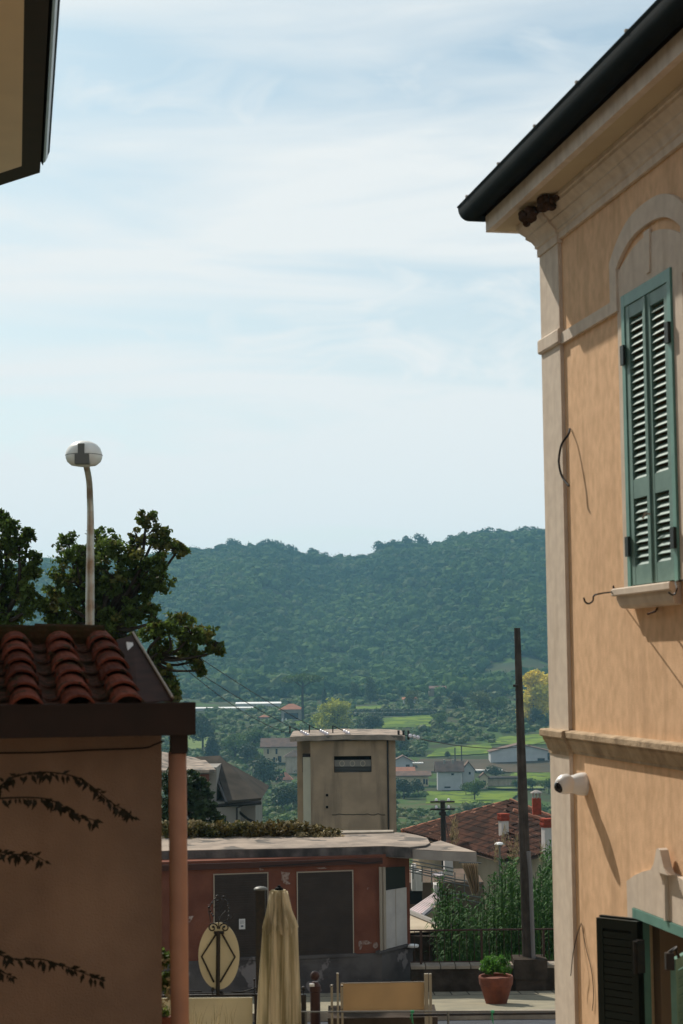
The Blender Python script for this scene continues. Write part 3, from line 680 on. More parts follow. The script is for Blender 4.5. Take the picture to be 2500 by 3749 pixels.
# vine sprays in front of the wall
def spray(P, label, seed, dens=11, ls=.055):
    random.seed(seed); pth = smooth_path([PV(x, y, v) for x, y, v in P], 6)
    t = thing('vine_branch', pth[0], label, 'vine', 'vine sprays over the stucco wall')
    MB().tube(pth, [.004 * (1 - .7 * i / len(pth)) + .001 for i in range(len(pth))], 5).build('stem', 'leaf_vine', t)
    mb = MB()
    for i in range(1, len(pth)):
        for k in range(2 if random.random() < .62 else 1):
            p = pth[i].lerp(pth[i - 1], random.random()); d = Vector((random.uniform(-.5, .9), random.uniform(-.5, .5), random.uniform(-1.5, .25))).normalized()
            l = ls * random.uniform(.5, 1.15); w = d.cross(Vector((random.uniform(-.4, .4), 1, random.uniform(-.4, .4)))).normalized() * l * .2
            q = p + d * l * .12
            mb.add([q, q + d * l * .35 + w, q + d * l, q + d * l * .35 - w], [(0, 1, 2, 3)])
    mb.build('leaves', 'leaf_vine', t)
spray([(-40, 2900, 8.9), (0, 2878, 8.9), (50, 2845, 8.9), (130, 2828, 8.9), (210, 2830, 8.9), (290, 2850, 8.9), (350, 2890, 8.9), (410, 2940, 8.9), (460, 2968, 8.9), (485, 2990, 8.9)], 'uppermost and longest vine spray arching across the stucco wall', 3)
spray([(-40, 2925, 8.85), (60, 2920, 8.85), (150, 2922, 8.85), (200, 2935, 8.85), (240, 2965, 8.85), (300, 2990, 8.85), (355, 3005, 8.85)], 'second vine spray, just below the uppermost one', 4)
spray([(-40, 3100, 8.9), (0, 3118, 8.9), (60, 3128, 8.9), (110, 3125, 8.9), (160, 3150, 8.9)], 'shortest vine spray, alone at mid height of the wall', 5)
spray([(-50, 3470, 8.9), (0, 3495, 8.9), (60, 3512, 8.9), (150, 3512, 8.9), (230, 3535, 8.9), (300, 3560, 8.9), (375, 3590, 8.9)], 'lowest long vine spray drooping across the bottom of the wall', 6, 14)
spray([(-50, 3540, 8.85), (0, 3555, 8.85), (45, 3575, 8.85)], 'small leafy vine tip under the lowest long spray', 8)

# ------------------------------------------------------------------ street lamp
YL = 23.5
t = thing('street_lamp', at(329, 3500, YL), 'street lamp with white mushroom head on a curved pole behind the tiled roof', 'street lamp')
c = at(329, 2400, YL); c.z = -5
top = [c, at(329, 2300, YL), at(330, 2050, YL), at(331, 1900, YL), at(329, 1820, YL - .05), at(326, 1760, YL - .25), at(317, 1710, YL - .5), at(310, 1675, YL - .75)]
pth = smooth_path(top, 5); n = len(pth)
rr = [.063 if p.z < 1.0 else .063 - .02 * min(1, (p.z - 1.0) / 1.5) for p in pth]
MB().tube(pth, rr, 16).build('pole', 'galv_pole', t).data.shade_smooth()
hc = at(307, 1666, YL - .85); R_ = .248
MB().lathe(hc, [(.10, -.150), (.17, -.138), (.222, -.095), (.243, -.045), (.249, 0), (.243, .03), (.22, .09), (.17, .145), (.10, .18), (.03, .192)], 32).build('lamp_head', 'lamp_white', t).data.shade_smooth()
MB().lathe(hc + Vector((0, 0, -.006)), [(.250, -.004), (.2505, .004)], 32).build('head_seam', 'lamp_grey', t)
MB().lathe(hc + Vector((0, 0, -.153)), [(.09, 0), (.10, .004)], 28).build('diffuser', 'lamp_white', t)
MB().box(hc + Vector((.0, -.235, .055)), .085, .05, .14).build('rear_clip', 'lamp_grey', t)
MB().box(hc + Vector((.01, -.19, -.08)), .19, .14, .13).build('pole_socket', 'lamp_grey', t)

# ------------------------------------------------------------------ trees near the lamp (built clump by clump)
def big_tree(name, base, clumps, trunk_r, label, leaf_m='leaf_oak', leaf=.075, dens=1.0, gold=None, limbs=True, fork=None):
    t = thing(name, base, label, 'tree'); base = Vector(base)
    allp = []; gp_ = []; mb = MB()
    cs = [(at(x, y, Y), rx * Y / FPX, ry * Y / FPX) for x, y, Y, rx, ry in clumps]
    cen = sum((c for c, _, _ in cs), Vector()) / len(cs)
    fork = fork or Vector((base.x * .6 + cen.x * .4, cen.y, base.z + (cen.z - base.z) * .6))
    if limbs:
        mb.tube(smooth_path([base, base.lerp(fork, .5) + Vector((.1, 0, 0)), fork], 4), [trunk_r * (1 - .04 * i) for i in range(9)], 10)
    for c, rx, ry in cs:
        if limbs:
            mid = fork.lerp(c, .5) + Vector((random.uniform(-.2, .2), random.uniform(-.3, .3), -.1)); pp = smooth_path([fork, mid, c], 4)
            mb.tube(pp, [trunk_r * .20 * (1 - .85 * i / 8) + .008 for i in range(9)], 7)
            for k in range(7):
                d = Vector((random.uniform(-1, 1), random.uniform(-1, 1), random.uniform(-.5, 1)));d = Vector((d.x * rx, d.y * rx, d.z * ry))
                mb.tube([c, c + d * .5 + Vector((0, 0, .04)), c + d * 1.02], [.016, .010, .004], 5)
        sub = int(20 * dens) + 4
        for k in range(sub):   # leaf tufts inside each clump
            d = rng.normal(size=3); d /= np.linalg.norm(d); q = rng.random() ** .4
            cc = np.array(c) + d * q * np.array((rx, rx * .8, ry)) * 1.15
            rs = max(rx, ry) * (.16 + .20 * rng.random())
            m_ = int(rs * rs * 1250 * dens * (.13 / leaf) ** 2) + 14
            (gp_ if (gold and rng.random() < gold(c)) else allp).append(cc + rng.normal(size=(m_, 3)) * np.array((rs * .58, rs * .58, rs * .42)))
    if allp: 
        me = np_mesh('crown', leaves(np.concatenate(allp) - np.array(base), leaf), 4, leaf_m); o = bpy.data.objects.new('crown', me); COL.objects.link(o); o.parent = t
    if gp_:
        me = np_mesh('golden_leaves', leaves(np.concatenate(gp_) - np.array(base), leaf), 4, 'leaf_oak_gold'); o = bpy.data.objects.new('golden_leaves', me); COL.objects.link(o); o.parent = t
    if limbs: mb.build('trunk', 'bark', t)
    return t
random.seed(21)
big_tree('oak_tree', at(430, 3300, 29) * 1 + Vector((0, 0, 0)), [
    (250, 1985, 28.5, 45, 45), (275, 2050, 28, 60, 55), (375, 1985, 28.6, 60, 50), (435, 2015, 28, 70, 55), (505, 1985, 28.4, 45, 45), (535, 1905, 28, 35, 32), (575, 1945, 28, 40, 45),
    (600, 2000, 28.3, 42, 35), (655, 2010, 28, 34, 26), (560, 2060, 28, 55, 40), (590, 2130, 28.2, 42, 35), (480, 2090, 28.5, 75, 60), (340, 2110, 28.7, 70, 60), (225, 2120, 28.3, 50, 55), (215, 2190, 28, 55, 60),
    (300, 2210, 28.5, 65, 60), (410, 2190, 28.9, 65, 60), (505, 2180, 28.3, 50, 45), (480, 2250, 28, 45, 35), (360, 2270, 28.5, 60, 40), (240, 2265, 28.3, 60, 40), (550, 2230, 28, 26, 30), (570, 2275, 27.8, 22, 26), (300, 2150, 28.2, 60, 50), (430, 2260, 28.2, 60, 40), (420, 2120, 28, 60, 50), (350, 2050, 28.4, 60, 50), (450, 2320, 28.5, 70, 40), (300, 2320, 28.5, 80, 40), (530, 2130, 28.2, 45, 45), (190, 2240, 28.4, 40, 50)],
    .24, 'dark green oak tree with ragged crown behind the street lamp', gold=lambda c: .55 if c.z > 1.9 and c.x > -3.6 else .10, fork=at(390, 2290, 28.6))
big_tree('oak_tree', at(500, 3350, 25.5), [
    (560, 2320, 25, 40, 28), (610, 2300, 24.6, 45, 26), (660, 2270, 24.8, 45, 32), (700, 2320, 25, 48, 30), (745, 2325, 25.2, 40, 28), (785, 2370, 25, 30, 22), (805, 2385, 25, 16, 12), (680, 2380, 25.1, 38, 26), (715, 2420, 25, 34, 30), (735, 2455, 25, 20, 20),
    (600, 2375, 25, 34, 24), (560, 2420, 25, 30, 26), (610, 2480, 25, 34, 40), (640, 2540, 25, 26, 30), (620, 2600, 25, 36, 40)],
    .12, 'leafy oak branch tree drooping over the right edge of the tiled roof', gold=lambda c: .30, fork=at(545, 2400, 25.2))
big_tree('oak_tree', at(-60, 3300, 29), [
    (10, 1900, 28.5, 35, 40), (40, 1940, 28, 42, 38), (0, 2000, 28.2, 60, 45), (70, 2010, 28, 38, 40), (105, 1960, 28, 28, 24), (125, 2040, 28, 22, 34), (120, 2090, 28, 26, 30), (40, 2090, 28.3, 60, 50), (90, 2150, 28, 50, 45), (20, 2180, 28.5, 60, 50), (120, 2220, 28, 50, 45), (50, 2265, 28.3, 60, 40), (-60, 2060, 28.5, 60, 90), (-60, 2200, 28.5, 60, 70)],
    .24, 'dark oak tree cut by the left edge of the picture', gold=lambda c: .06, fork=at(10, 2270, 28.6))

# ------------------------------------------------------------------ orange kiosk
K = thing('orange_kiosk', at(1050, 3640, 29.5), 'low orange kiosk building with flat concrete roof and closed dark shutters', 'kiosk')
VK = 29.0 * .9818 + .0
VK = at(1100, 3300, 29).dot(wS)
def KP(x, y, dv=0): return PV(x, y, VK + dv)
zg = -6.2
ztop = KP(1100, 3140).z
pL = KP(300, 3300); pC = KP(1394, 3300); pE = at(1500, 3300, KP(1394, 3300).y + .62)
def wallseg(mb, a, b, z0, z1, th=.25):
    a = Vector((a.x, a.y, 0)); b = Vector((b.x, b.y, 0)); d = (b - a).normalized(); nn = Vector((-d.y, d.x, 0)) * th
    mb.hexa([a + Vector((0, 0, z0)), b + Vector((0, 0, z0)), b + nn + Vector((0, 0, z0)), a + nn + Vector((0, 0, z0)), a + Vector((0, 0, z1)), b + Vector((0, 0, z1)), b + nn + Vector((0, 0, z1)), a + nn + Vector((0, 0, z1))])
zbase = KP(1350, 3490).z
pF = pE + wS * 2.2; pG = pL + wS * 2.6
q = MB(); q.prism([Vector((p.x, p.y, zbase)) for p in (pL, pC, pE, pF, pG)], (0, 0, ztop - zbase)); q.build('wall', 'orange_wall', K)
o_ = nS * .0; q = MB(); sh = -wS * .035
q.prism([Vector((p.x, p.y, zg)) for p in (pL + sh, pC + sh, at(1511, 3500, pE.y + .0), pF + nS * .05, pG)], (0, 0, zbase - .002 - zg)); q.build('plinth', 'grey_base', K)
# roof slab
zt2 = KP(1100, 3107).z - .02; zb2 = zt2 - .17
fr = [(300, 3125), (700, 3115), (1130, 3107), (1406, 3099)]
fpts = [PZ(x, y, zt2) for x, y in fr]; bk = [PZ(x, y, zt2) for x, y in ((1575, 3088), (1565, 3070), (1530, 3060), (1480, 3051), (1400, 3046), (1180, 3050), (700, 3062), (300, 3070))]
poly = fpts + [PZ(1500, 3104, zt2), PZ(1560, 3097, zt2)] + bk
q = MB(); q.prism([p - Vector((0, 0, .17)) for p in poly], (0, 0, .168)); RS = q.build('roof_slab', 'concrete_edge', K)
# rough topping sheet slightly inset
cx = sum((p for p in poly), Vector()) / len(poly); q = MB(); nn_ = len(poly)
q.prism([p.lerp(cx, .004) for p in poly], (0, 0, .012)); q.build('roof_topping', 'weathered_concrete', K)
# irregular parapet lump at back right
q = MB(); q.prism([PZ(x, y, zt2 + .014) for x, y in ((1200, 3056), (1440, 3050), (1440, 3044), (1200, 3047))], (0, 0, .03)); q.build('rear_kerb', 'coping', K)
zc2 = zt2 - .035
cp = [PZ(x, y, zc2) for x, y in ((1400, 3104), (1619, 3117), (1744, 3121), (1612, 3079), (1578, 3089))]
q = MB(); q.prism([p - Vector((0, 0, .155)) for p in cp], (0, 0, .153)); q.build('canopy', 'canopy_edge', K)
q = MB(); q.prism(cp, (0, 0, .01)); q.build('canopy_topping', 'weathered_concrete', K)
# beam under lip
q = MB(); wallseg(q, KP(300, 3300) - wS * .06, KP(1400, 3300) - wS * .06, zb2 - .10, zb2 - .003, .1); q.build('lip_beam', 'brown_paint', K)
def kwin(x0, x1, yt, yb, notice=False):
    a = KP(x0, yb, -.01); b = KP(x1, yb, -.01); ct = KP(x0, yt, -.01)
    z0, z1 = (a.z + b.z) / 2, (KP(x0, yt).z + KP(x1, yt).z) / 2; d = (b - a); d.z = 0; Lw = d.length; d.normalize()
    def bx(mb, s0, s1, za, zb, t0, t1):
        o = Vector((a.x, a.y, 0)); mb.hexa([o + d * s + Vector((0, 0, z)) - wS * t for z in (za, zb) for s, t in ((s0, t1), (s1, t1), (s1, t0), (s0, t0))])
    fr_ = MB(); e = .018
    bx(fr_, 0, e, z0, z1, -.03, .012); bx(fr_, Lw - e, Lw, z0, z1, -.03, .012); bx(fr_, e, Lw - e, z1 - e, z1, -.03, .012)
    W_ = fr_.build('window_frame', 'alu_frame', K)
    sh_ = MB(); n = 34
    for i in range(n):
        za = z0 + (z1 - e - z0) * i / n; zb__ = z0 + (z1 - e - z0) * (i + .86) / n; bx(sh_, e, Lw - e, za, zb__, -.02, .0 + .004)
        bx(sh_, e, Lw - e, zb__, z0 + (z1 - e - z0) * (i + 1) / n, -.02, -.004)
    sh_.build('roller_shutter', 'roller_shutter', W_)
    si = MB(); bx(si, -.03, Lw + .03, z0 - .05, z0, -.03, .05); bx(si, -.03, Lw + .03, z0 - .10, z0 - .07, -.03, .035); si.build('window_sill', 'grey_base', K)
    return W_
kwin(782, 984, 3196, 3504); kwin(1088, 1296, 3188, 3494)
random.seed(3)
for (x, y, w_, h_) in ((1042, 3208, 20, 22), (1050, 3232, 14, 8), (1335, 3452, 26, 9), (1318, 3462, 8, 14), (1375, 3462, 10, 12), (1072, 3440, 7, 26), (955, 3183, 9, 5), (1180, 3178, 22, 3)):
    n_ = 11; P = []
    for k in range(n_):
        a_ = 2 * math.pi * k / n_; r_ = random.uniform(.55, 1.15); P.append(KP(x + w_ * r_ * math.cos(a_), y + h_ * r_ * math.sin(a_), -.004))
    MB().prism(P, -wS * .004).build('peeled_patch', 'peeled', K)
# notice on the left shutter
c = KP(886, 3383, -.03); q = MB(); q.sbox(c.dot(nS) - .052, c.dot(nS) + .052, VK - .035, VK - .03, c.z - .085, c.z + .085)
nt_ = q.build('paper_notice', 'paper', base=c, label='small white paper notice on the left kiosk shutter', cat='notice')
q = MB()
for i in range(4): q.sbox(c.dot(nS) - .035, c.dot(nS) + .035 - .01 * (i % 2), VK - .0375, VK - .036, c.z + .05 - i * .014, c.z + .054 - i * .014)
q.sbox(c.dot(nS) - .02, c.dot(nS) + .02, VK - .0375, VK - .036, c.z - .05, c.z - .02); q.build('print', 'ink', nt_)
# angled end window with white board
def on_end(x, y, push=0):   # on the vertical plane pC-pE
    dd = (pE - pC); dd.z = 0; dd.normalize(); nn = Vector((dd.y, -dd.x, 0)); o = pC + nn * push; r = ray(x, y); return r * (o.dot(nn) / r.dot(nn))
q = MB(); dk = [on_end(1402, 3478, .02), on_end(1488, 3455, .02), on_end(1481, 3172, .02), on_end(1396, 3176, .02)]
q.slab(dk, .01); ew = q.build('end_window', 'window_dark', K)
q = MB(); q.slab([on_end(1413, 3474, .045), on_end(1489, 3454, .045), on_end(1486, 3248, .045), on_end(1411, 3260, .045)], .012); q.build('white_board', 'white_board', ew)
q = MB(); q.tube([on_end(1450, 3464, .06), on_end(1448, 3255, .06)], .004, 4); q.build('board_seam', 'alu_frame', ew)
q = MB()
for x0, x1 in ((1391, 1396), (1402, 1410)): q.slab([on_end(x0, 3482, .03), on_end(x1, 3481, .03), on_end(x1 - 4, 3174, .03), on_end(x0 - 4, 3174, .03)], .03)
q.build('window_frame', 'alu_frame', ew)
q = MB(); q.slab([on_end(1390, 3483, .07), on_end(1496, 3456, .07), on_end(1496, 3466, .07), on_end(1390, 3492, .07)], .09); q.build('window_sill', 'grey_base', K)
c = at(1510, 3463, pE.y - .1); q = MB(); q.lathe(c, [(.10, -.02), (.108, -.01), (.108, .015), (.10, .02)], 24); q.build('counter_shelf', 'white_plastic', K)
q = MB(); P = [KP(950, 3172, -.1), KP(1150, 3160, -.1), KP(1250, 3150, -.1), KP(1340, 3160, -.1), KP(1400, 3152, -.1)]; q.tube(smooth_path(P, 3), .008, 5); q.build('wall_cable', 'wire_black', K)

# hedge growing on the kiosk roof edge
random.seed(5); rng = np.random.default_rng(5)
def leafy(name, pts, size, mname, parent=None, base=None, **tg):
    b0 = ORG[parent.name] if parent is not None else Vector(base)
    me = np_mesh(name, leaves(pts - np.array(b0), size, flat=.0), 4, mname); o = bpy.data.objects.new(name, me); COL.objects.link(o)
    if parent is not None: o.parent = parent
    else: o.location = b0
    ORG[o.name] = b0; tag(o, **tg); return o
hb = at(900, 3075, 31.5); H_ = thing('hedge', hb, 'long low hedge with rusty orange leaves behind the kiosk roof', 'hedge')
P1 = []; P2 = []
for x in np.arange(585, 1235, 5.):
    hgt = 30 if x < 1080 else 30 - (x - 1080) * .12
    for k in range(3):
        yy = 3078 - .012 * (x - 600) - random.random() ** .7 * hgt * 1.9; Y = 31.3 + random.uniform(-.25, .45)
        p = at(x + random.uniform(-8, 8), yy, Y); P1.append(shell_pts(26, p, (.10, .12, .09), .1))
    if random.random() < .55:
        p = at(x + random.uniform(-8, 8), 3078 - hgt * random.uniform(1.5, 2.3), 31.3); P2.append(shell_pts(14, p, (.08, .1, .06), .1))
for x in np.arange(1090, 1245, 9.): P2.append(shell_pts(30, at(x, 3062 + random.uniform(-12, 14), 31.0), (.10, .1, .07), .1))
for x in np.arange(590, 730, 9.): P2.append(shell_pts(30, at(x, 3085 + random.uniform(-8, 8), 30.9), (.10, .1, .05), .1))
leafy('foliage', np.concatenate(P1), .07, 'leaf_hedge', H_); leafy('flower_tips', np.concatenate(P2), .055, 'leaf_dry', H_)
q = MB()
for x in np.arange(600, 1230, 22.): q.tube([at(x, 3095, 31.4), at(x + random.uniform(-6, 6), 3045, 31.4)], .01, 5)
q.build('stems', 'bark', H_)

# ------------------------------------------------------------------ terrace gate, umbrella, posts
YG = 15.6
def G(x, y, dy=0): return at(x, y, YG + dy)
Gt = thing('iron_gate', Vector((G(900, 3700).x, YG, -4.4)), 'black iron gate with cream panels and an oval medallion with scrolls', 'gate')
q = MB()
q.tube([G(560, 3647), G(1100, 3640)], .012, 8); q.tube([G(560, 3639, .02), G(1100, 3632, .02)], .006, 6)
for x in (940, 1112, 560): q.box(Vector((G(x, 3700).x, YG, (G(x, 3640).z - 4.5) / 2)), .045, .04, G(x, 3640).z + 4.5)
q.build('rail', 'black_iron', Gt)
for x0, x1 in ((570, 924), (957, 1100)):
    a = G(x0, 3655, .02); b = G(x1, 3652, .02); q = MB(); q.hexa([(a.x, YG + .01, -4.4), (b.x, YG + .01, -4.4), (b.x, YG + .03, -4.4), (a.x, YG + .03, -4.4), (a.x, YG + .01, a.z), (b.x, YG + .01, b.z), (b.x, YG + .03, b.z), (a.x, YG + .03, a.z)]); q.build('panel', 'cream_panel', Gt)
cc = G(801, 3500, .02); q = MB(); ra, rb = 74 * YG / FPX, 118 * YG / FPX
q.prism([cc + Vector((ra * math.cos(a), 0, rb * math.sin(a))) for a in np.linspace(0, 2 * math.pi, 48, endpoint=False)], (0, .012, 0)); Md = q.build('medallion', 'cream_panel', Gt)
q = MB(); q.tube([G(799, 3412), G(797, 3640)], .019, 8)
for P in ([(792, 3418), (738, 3502), (783, 3596)], [(812, 3418), (860, 3504), (806, 3596)]): q.tube([G(x, y, .005) for x, y in P], .0095, 6)
q.tube([G(783, 3414), G(820, 3414)], .014, 6); q.build('diamond_bars', 'black_iron', Md)
def scroll(q, cx, cy, r0, turns, sgn, dy=0, rad=.006, start=0.):
    P = []
    for i in range(28):
        a = start + sgn * turns * 2 * math.pi * i / 27; r = r0 * (1 - .75 * i / 27); P.append(G(cx + r * math.cos(a), cy + r * math.sin(a), dy))
    q.tube(P, rad, 6); q.ball(P[-1], rad * 1.9, 6)
q = MB(); scroll(q, 778, 3397, 19, 1.2, -1, -.01, .0065, .2); scroll(q, 822, 3397, 19, 1.2, 1, -.01, .0065, math.pi - .2)
q.tube(smooth_path([G(812, 3377), G(830, 3368), G(848, 3362), G(856, 3350)], 4), .005, 6)
for x, y, r in [(794, 3281, .012), (819, 3283, .011), (796, 3298, .008), (824, 3296, .010), (778, 3306, .009), (834, 3310, .010), (834, 3318, .008), (765, 3322, .012), (838, 3326, .010), (770, 3337, .010), (838, 3338, .010), (775, 3345, .009), (780, 3352, .010), (838, 3354, .011)]:
    q.ball(G(x, y, random.uniform(-.02, .02)), r, 8)
q.tube(smooth_path([G(783, 3322), G(795, 3318), G(803, 3300), G(808, 3290)], 4), .004, 5)
for P in ([(770, 3376), (768, 3355), (764, 3330), (778, 3300), (794, 3284)], [(830, 3376), (840, 3350), (838, 3320), (828, 3298), (818, 3286)], [(799, 3400), (800, 3370), (790, 3340)], [(800, 3375), (812, 3350), (826, 3335)]): q.tube(smooth_path([G(*p) for p in P], 4), .0045, 5)
q.build('scroll_finial', 'black_iron', Gt)
for P in ([(845, 3630), (885, 3631), (915, 3624), (942, 3614)], [(640, 3632), (700, 3630), (740, 3629)], [(1090, 3630), (1105, 3630), (1118, 3622)]): MB().tube(smooth_path([G(*p, -.01) for p in P], 4), .006, 6).build('rail_scroll', 'black_iron', Gt)
for x, y, r in ((931, 3587, .012), (1111, 3618, .019), (778, 3622, .018), (811, 3632, .014)): MB().ball(G(x, y), r, 8).tube([G(x, y), G(x, 3641)], .005, 6).build('rail_knob', 'black_iron', Gt)

# closed umbrella
YU = 14.6
def Uc(x, y): return at(x, y, YU)
Um = thing('closed_umbrella', Vector((Uc(1022, 3700).x, YU, -4.4)), 'closed beige canvas parasol standing in front of the gate', 'umbrella')
rows = [(3258, 989, 1047), (3275, 985, 1052), (3320, 979, 1062), (3350, 974, 1070), (3372, 970, 1077), (3392, 967, 1080), (3400, 968, 1078), (3470, 964, 1080), (3560, 958, 1083), (3640, 953, 1086), (3720, 949, 1087), (3800, 946, 1088), (3900, 944, 1090), (3960, 950, 1085)]
nseg = 120; q = MB(); prm = []
for ri, (y, x0, x1) in enumerate(rows):
    c = Uc((x0 + x1) / 2, y); r = (x1 - x0) / 2 * YU / FPX
    for k in range(nseg):
        a = 2 * math.pi * k / nseg
        amp = .10 * min(1, ri / 5)
        w8 = math.cos(7 * a + .6 + ri * .05); fold = 1 + 2.4 * amp * (abs(w8) ** .6 * (1 if w8 > 0 else -1)) + .07 * math.cos(17 * a + ri * .15) * min(1, ri / 3)
        fold *= .93
        q.v.append((c.x + r * math.cos(a) * fold, c.y + r * .85 * math.sin(a) * fold, c.z))
for ri in range(len(rows) - 1):
    for k in range(nseg): q.f.append((ri * nseg + k, ri * nseg + (k + 1) % nseg, (ri + 1) * nseg + (k + 1) % nseg, (ri + 1) * nseg + k))
q.f.append(tuple(range(nseg)))
q.build('canopy', 'canvas', Um).data.shade_smooth()
# overlapping flap near the top (valance)
q = MB(); rows2 = [(3262, .5), (3300, .62), (3340, .80), (3380, .98), (3400, 1.05), (3412, 1.06)]
for ri, (y, s) in enumerate(rows2):
    c = Uc(1020 + (y - 3260) * .03, y); r0 = (30 + (y - 3260) * .18) * YU / FPX
    for k in range(nseg):
        a = 2 * math.pi * k / nseg; sc_ = .99 + .09 * math.cos(8 * a + .6); dzz = (.035 * math.cos(4 * a + 1.2) if ri >= 4 else 0)
        q.v.append((c.x + r0 * math.cos(a) * sc_, c.y + r0 * .85 * math.sin(a) * sc_, c.z + dzz))
for ri in range(len(rows2) - 1):
    for k in range(nseg): q.f.append((ri * nseg + k, ri * nseg + (k + 1) % nseg, (ri + 1) * nseg + (k + 1) % nseg, (ri + 1) * nseg + k))
q.build('top_flap', 'canvas', Um).data.shade_smooth()
ct = Uc(1021, 3255); MB().lathe(ct, [(.034, -.012), (.036, 0), (.030, .012), (.018, .016), (.012, .03)], 16).build('cap', 'gutter_metal', Um)
MB().tube([ct, (ct.x, ct.y, -4.4)], .022, 8).build('pole', 'alu_frame', Um)
MB().lathe((ct.x, ct.y, -4.43), [(.28, 0), (.28, .05), (.06, .08)], 20).build('base', 'coping', Um)
YB = 16.4; c0 = at(958, 3245, YB); c0 = at(955, 3248, YB); cb = at(962, 3640, YB)
t = thing('gate_post', Vector((cb.x, YB, -4.5)), 'tall black post with rounded pale-topped cap behind the parasol', 'post')
MB().hexa([(c0.x - .05 + dx, YB + dy, z) for z in (-4.5, c0.z - .02) for dx, dy in ((.0, -.05), (.09, -.05), (.09, .05), (.0, .05))]).build('shaft', 'black_iron', t)
MB().lathe((c0.x - .002, YB, c0.z - .025), [(.068, 0), (.068, .008), (.055, .022), (.03, .03), (.01, .033)], 20).build('cap', 'lamp_grey', t).data.shade_smooth()
# bollard with ball
YD = 17.2; c = at(1153, 3572, YD)
t = thing('ball_bollard', Vector((c.x, YD, -4.6)), 'dark red-brown post topped by a ball right of the parasol', 'bollard')
MB().ball(c, 17 * YD / FPX, 14).build('ball', 'brown_paint', t).data.shade_smooth()
MB().lathe((c.x, YD, -4.6), [(.05, 0), (.05, c.z - .16 + 4.6), (.056, c.z - .15 + 4.6), (.056, c.z - .10 + 4.6), (.03, c.z - .06 + 4.6)], 16).build('shaft', 'brown_paint', t)
MB().box((c.x - .03, YD - .05, at(1142, 3603, YD).z), .05, .03, .025).build('fitting', 'white_plastic', t)
# golden screen
YS = 16.0
Sc = thing('screen_panel', Vector((at(1390, 3700, YS).x, YS, -4.5)), 'golden-brown windscreen panel held between pale metal posts', 'screen')
a = at(1246, 3600, YS); b = at(1552, 3594, YS); c = at(1246, 3702, YS)
MB().hexa([(a.x, YS, c.z), (b.x, YS, c.z), (b.x, YS + .012, c.z), (a.x, YS + .012, c.z), (a.x, YS, a.z), (b.x, YS, b.z), (b.x, YS + .012, b.z), (a.x, YS + .012, a.z)]).build('panel', 'gold_panel', Sc)
MB().tube([a + Vector((0, -.005, 0)), b + Vector((0, -.005, 0))], .005, 6).tube([(a.x, YS - .005, c.z), (b.x, YS - .005, c.z)], .006, 6).build('trim_edge', 'alu_frame', Sc)
for xx, w_ in ((1214, .022), (1236, .020), (1252, .02), (1560, .035), (1575, .025)):
    p = at(xx, 3600, YS - .03); zt3 = at(xx, 3562 if xx > 1500 else (3560 if xx == 1236 else 3603), YS).z
    MB().hexa([(p.x - w_ / 2, YS - .05, -4.5), (p.x + w_ / 2, YS - .05, -4.5), (p.x + w_ / 2, YS - .02, -4.5), (p.x - w_ / 2, YS - .02, -4.5), (p.x - w_ / 2, YS - .05, zt3), (p.x + w_ / 2, YS - .05, zt3), (p.x + w_ / 2, YS - .02, zt3), (p.x - w_ / 2, YS - .02, zt3)]).build('post', 'post_paint', Sc)
q = MB()
for x, y in ((1214, 3610), (1252, 3610), (1214, 3693), (1252, 3695)): q.lathe(at(x, y, YS - .055), [(.008, 0), (.006, .006)], 8, Vector((0, -1, 0)))
q.build('bolts', 'black_iron', Sc)
# horizontal bar across the front with green ties
YR = 15.2; q = MB(); q.tube([at(1090, 3705, YR), at(2060, 3702, YR)], .0075, 8)
Rb = thing('front_rail', at(1560, 3704, YR), 'thin horizontal metal rail across the bottom with green ties', 'rail')
q.build('bar', 'lamp_grey', Rb)
q = MB(); q.tube([at(1500, 3716, YR + .3), at(2060, 3709, YR + .3)], .012, 8); q.build('bar', 'black_iron', Rb)
for x in (1508, 1802):
    q = MB(); q.lathe(at(x, 3704, YR) - Vector((.012, 0, 0)), [(.013, 0), (.013, .03)], 10, Vector((1, 0, 0)))
    for k in range(3): q.tube([at(x, 3706, YR - .012), at(x + (k - 1) * 4, 3722 + k * 12, YR - .015), at(x + (k - 1) * 7, 3730 + k * 14, YR - .01)], .003, 4)
    q.build('green_tie', 'green_tape', Rb)
q = MB()
for x in (1120, 1640, 2055): p = at(x, 3704, YR); q.tube([(p.x, p.y, -4.5), p], .012, 6)
q.build('leg', 'lamp_grey', Rb)
q = MB(); p = at(1200, 3720, 16.6); p2 = at(1600, 3720, 16.6)
q.hexa([(p.x, 16.5, -4.55), (p2.x, 16.5, -4.55), (p2.x, 17.1, -4.6), (p.x, 17.1, -4.6), (p.x, 16.5, p.z), (p2.x, 16.5, p.z), (p2.x, 17.1, p.z), (p.x, 17.1, p.z)])
q.build('dark_planter', 'dark_stone', label='long dark planter box behind the golden windscreen panel', cat='planter')
# dry grass sprigs
def grass_tuft(name, x0, x1, ybase, hmax, Y, mname, label, n=60, seed=1, w=.004):
    random.seed(seed); mb = MB(); bpt_ = at((x0 + x1) / 2, ybase, Y)
    for i in range(n):
        p = at(random.uniform(x0, x1), ybase, Y + random.uniform(-.2, .2)); h = hmax * random.uniform(.35, 1) * Y / FPX; dx = random.uniform(-.3, .3) * h
        m_ = p + Vector((dx * .4, random.uniform(-.02, .02), h * .6)); e_ = p + Vector((dx, random.uniform(-.05, .05), h)); s_ = Vector((w, 0, 0))
        mb.add([p - s_, p + s_, m_ + s_ * .7, e_, m_ - s_ * .7], [(0, 1, 2, 3, 4)])
    return mb.build(name, mname, base=bpt_, label=label, cat='plant')
grass_tuft('dry_grass', 600, 860, 3790, 130, 13.8, 'leaf_dry', 'thin dry grass stalks in front of the gate panel', 60, 2, .0022)
